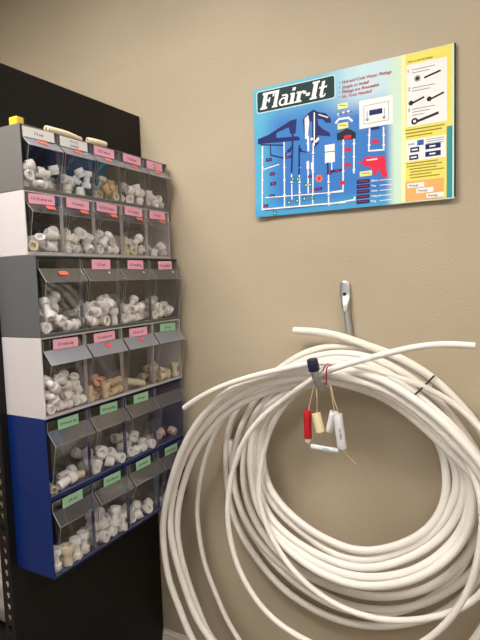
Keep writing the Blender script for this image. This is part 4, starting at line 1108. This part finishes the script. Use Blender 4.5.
poly(bm, [A1(275,235),A1(300,205),A1(325,188),A1(350,200),A1(385,205),A1(408,228),A1(412,252),A1(385,252),A1(372,236),A1(345,232),A1(350,262),A1(372,282),A1(405,300),A1(408,318),A1(345,312),A1(352,350),A1(330,372),A1(318,350),A1(320,300),A1(318,240),A1(300,262),A1(298,300),A1(280,300)], 2)
poly(bm, [A1(283,232),A1(300,214),A1(306,245),A1(298,330),A1(286,330)], 3, 1)
line(bm, [A1(330,205),A1(330,360)], .004, 3, 1); line(bm, [A1(352,212),A1(395,226)], .003, 3, 1); line(bm, [A1(300,320),A1(302,384)], .006, 3, 1)
for q in ((318,330),(340,340),(300,350),(348,330)): u, v = A1(*q); disc(bm, u, v, .0045, 4, 1)
u, v = A3(318,160); frect(bm, *A3(300,168), .009, .022, 3, 1); frect(bm, *A3(322,172), .009, .022, 3, 1)
pfin('sink_faucet_drawing', bm, [NAVY, WHT])
bm = bmesh.new()
u0, v0 = A3(381,72); rect(bm, u0, v0, *A3(431,152), 3, 0); line(bm, [A3(381,106),A3(430,101)], .002, 4, 1); line(bm, [A3(395,155),A3(398,200)], .005, 3, 1); line(bm, [A3(415,155),A3(417,200)], .003, 3, 0)
pfin('tank_drawing', bm, [WHT, NAVY])
B2 = lambda a, b: (330+a/3.43, 35+b/3.43)
bm = bmesh.new()
rect(bm, *B2(99,226), *B2(216,303), 3, 0)
line(bm, [B2(115,243),B2(200,226),B2(201,290),B2(116,306),B2(115,243)], .0016, 4, 2)
rect(bm, *B2(134,258), *B2(179,268), 5, 1); disc(bm, *B2(127,290), .0045, 5, 2); disc(bm, *B2(185,282), .0045, 5, 2)
line(bm, [B2(127,285),B2(127,262)], .002, 5, 2); line(bm, [B2(186,278),B2(186,252)], .002, 5, 2)
pfin('basin_drawing', bm, [WHT, NAVY, LTG])
NY = ink('note_yellow', (240,232,150))
for q in ((A4(102,212),A4(144,224)),(A4(25,46),A4(62,60)),(B2(25,236),B2(60,248))):
    bm = bmesh.new(); rect(bm, *q[0], *q[1], 3, 0); line(bm, [(q[0][0]+1.5,q[0][1]+1.6),(q[1][0]-2,q[1][1]-2.2)], .0015, 4, 1); pfin('yellow_note', bm, [NY, DK])
bm = bmesh.new()
for a, b in ((27,272),(45,266),(62,262)): u, v = B2(a, b); disc(bm, u, v, .004, 3, 0)
line(bm, [B2(20,274),B2(75,262)], .0016, 4, 1); line(bm, [A4(20,42),A4(30,30),A4(62,26),A4(74,36)], .006, 3, 0)
pfin('shower_drawing', bm, [WHT, DK])
bm = bmesh.new(); poly(bm, [A4(22,80),A4(40,72),A4(55,62),A4(70,66),A4(88,76),A4(88,98),A4(24,104)], 2.5, 0)
pfin('valve_drawing', bm, [DK])
bm = bmesh.new()
poly(bm, [A4(110,186),A4(114,168),A4(130,160),A4(185,158),A4(192,172),A4(190,190),A4(198,228),A4(181,233),A4(170,205),A4(160,206),A4(164,222),A4(152,222),A4(140,196),A4(122,194)], 4, 0)
line(bm, [A4(128,172),A4(160,168)], .004, 5, 1); line(bm, [A4(100,180),A4(112,178)], .004, 4, 0)
pfin('red_pliers_drawing', bm, [ink('pliers_red', (226,40,72)), WHT])
bm = bmesh.new()
for k in range(5):
    y = 246+k*17.5
    rect(bm, *A4(92,y-5), *A4(136,y+3), 3, 0); line(bm, [A4(98,y),A4(130,y-3)], .0018, 4, 2)
    ptext(bm, ('Elbow','Tee','Valve','Adapter','Plug')[k], *A4(142,y-3), .0062, None, .015, 0, 1, 4); line(bm, [A4(172,y-5),A4(212,y-9)], .0018, 3, 1)
pfin('parts_list', bm, [ink('list_navy', (34,30,84)), WHT, RED])

# ---------------- world and colour ----------------
w = bpy.data.worlds.new('world'); S.world = w; w.use_nodes = True
bg = w.node_tree.nodes['Background']; bg.inputs[0].default_value = (1.0, .96, .9, 1); bg.inputs[1].default_value = .45
S.view_settings.view_transform = 'Standard'; S.view_settings.look = 'None'; S.view_settings.gamma = 1
S.view_settings.use_curve_mapping = False; S.view_settings.exposure = 0.8
S.cycles.transparent_max_bounces = 48; S.cycles.max_bounces = 10; S.cycles.use_denoising = True
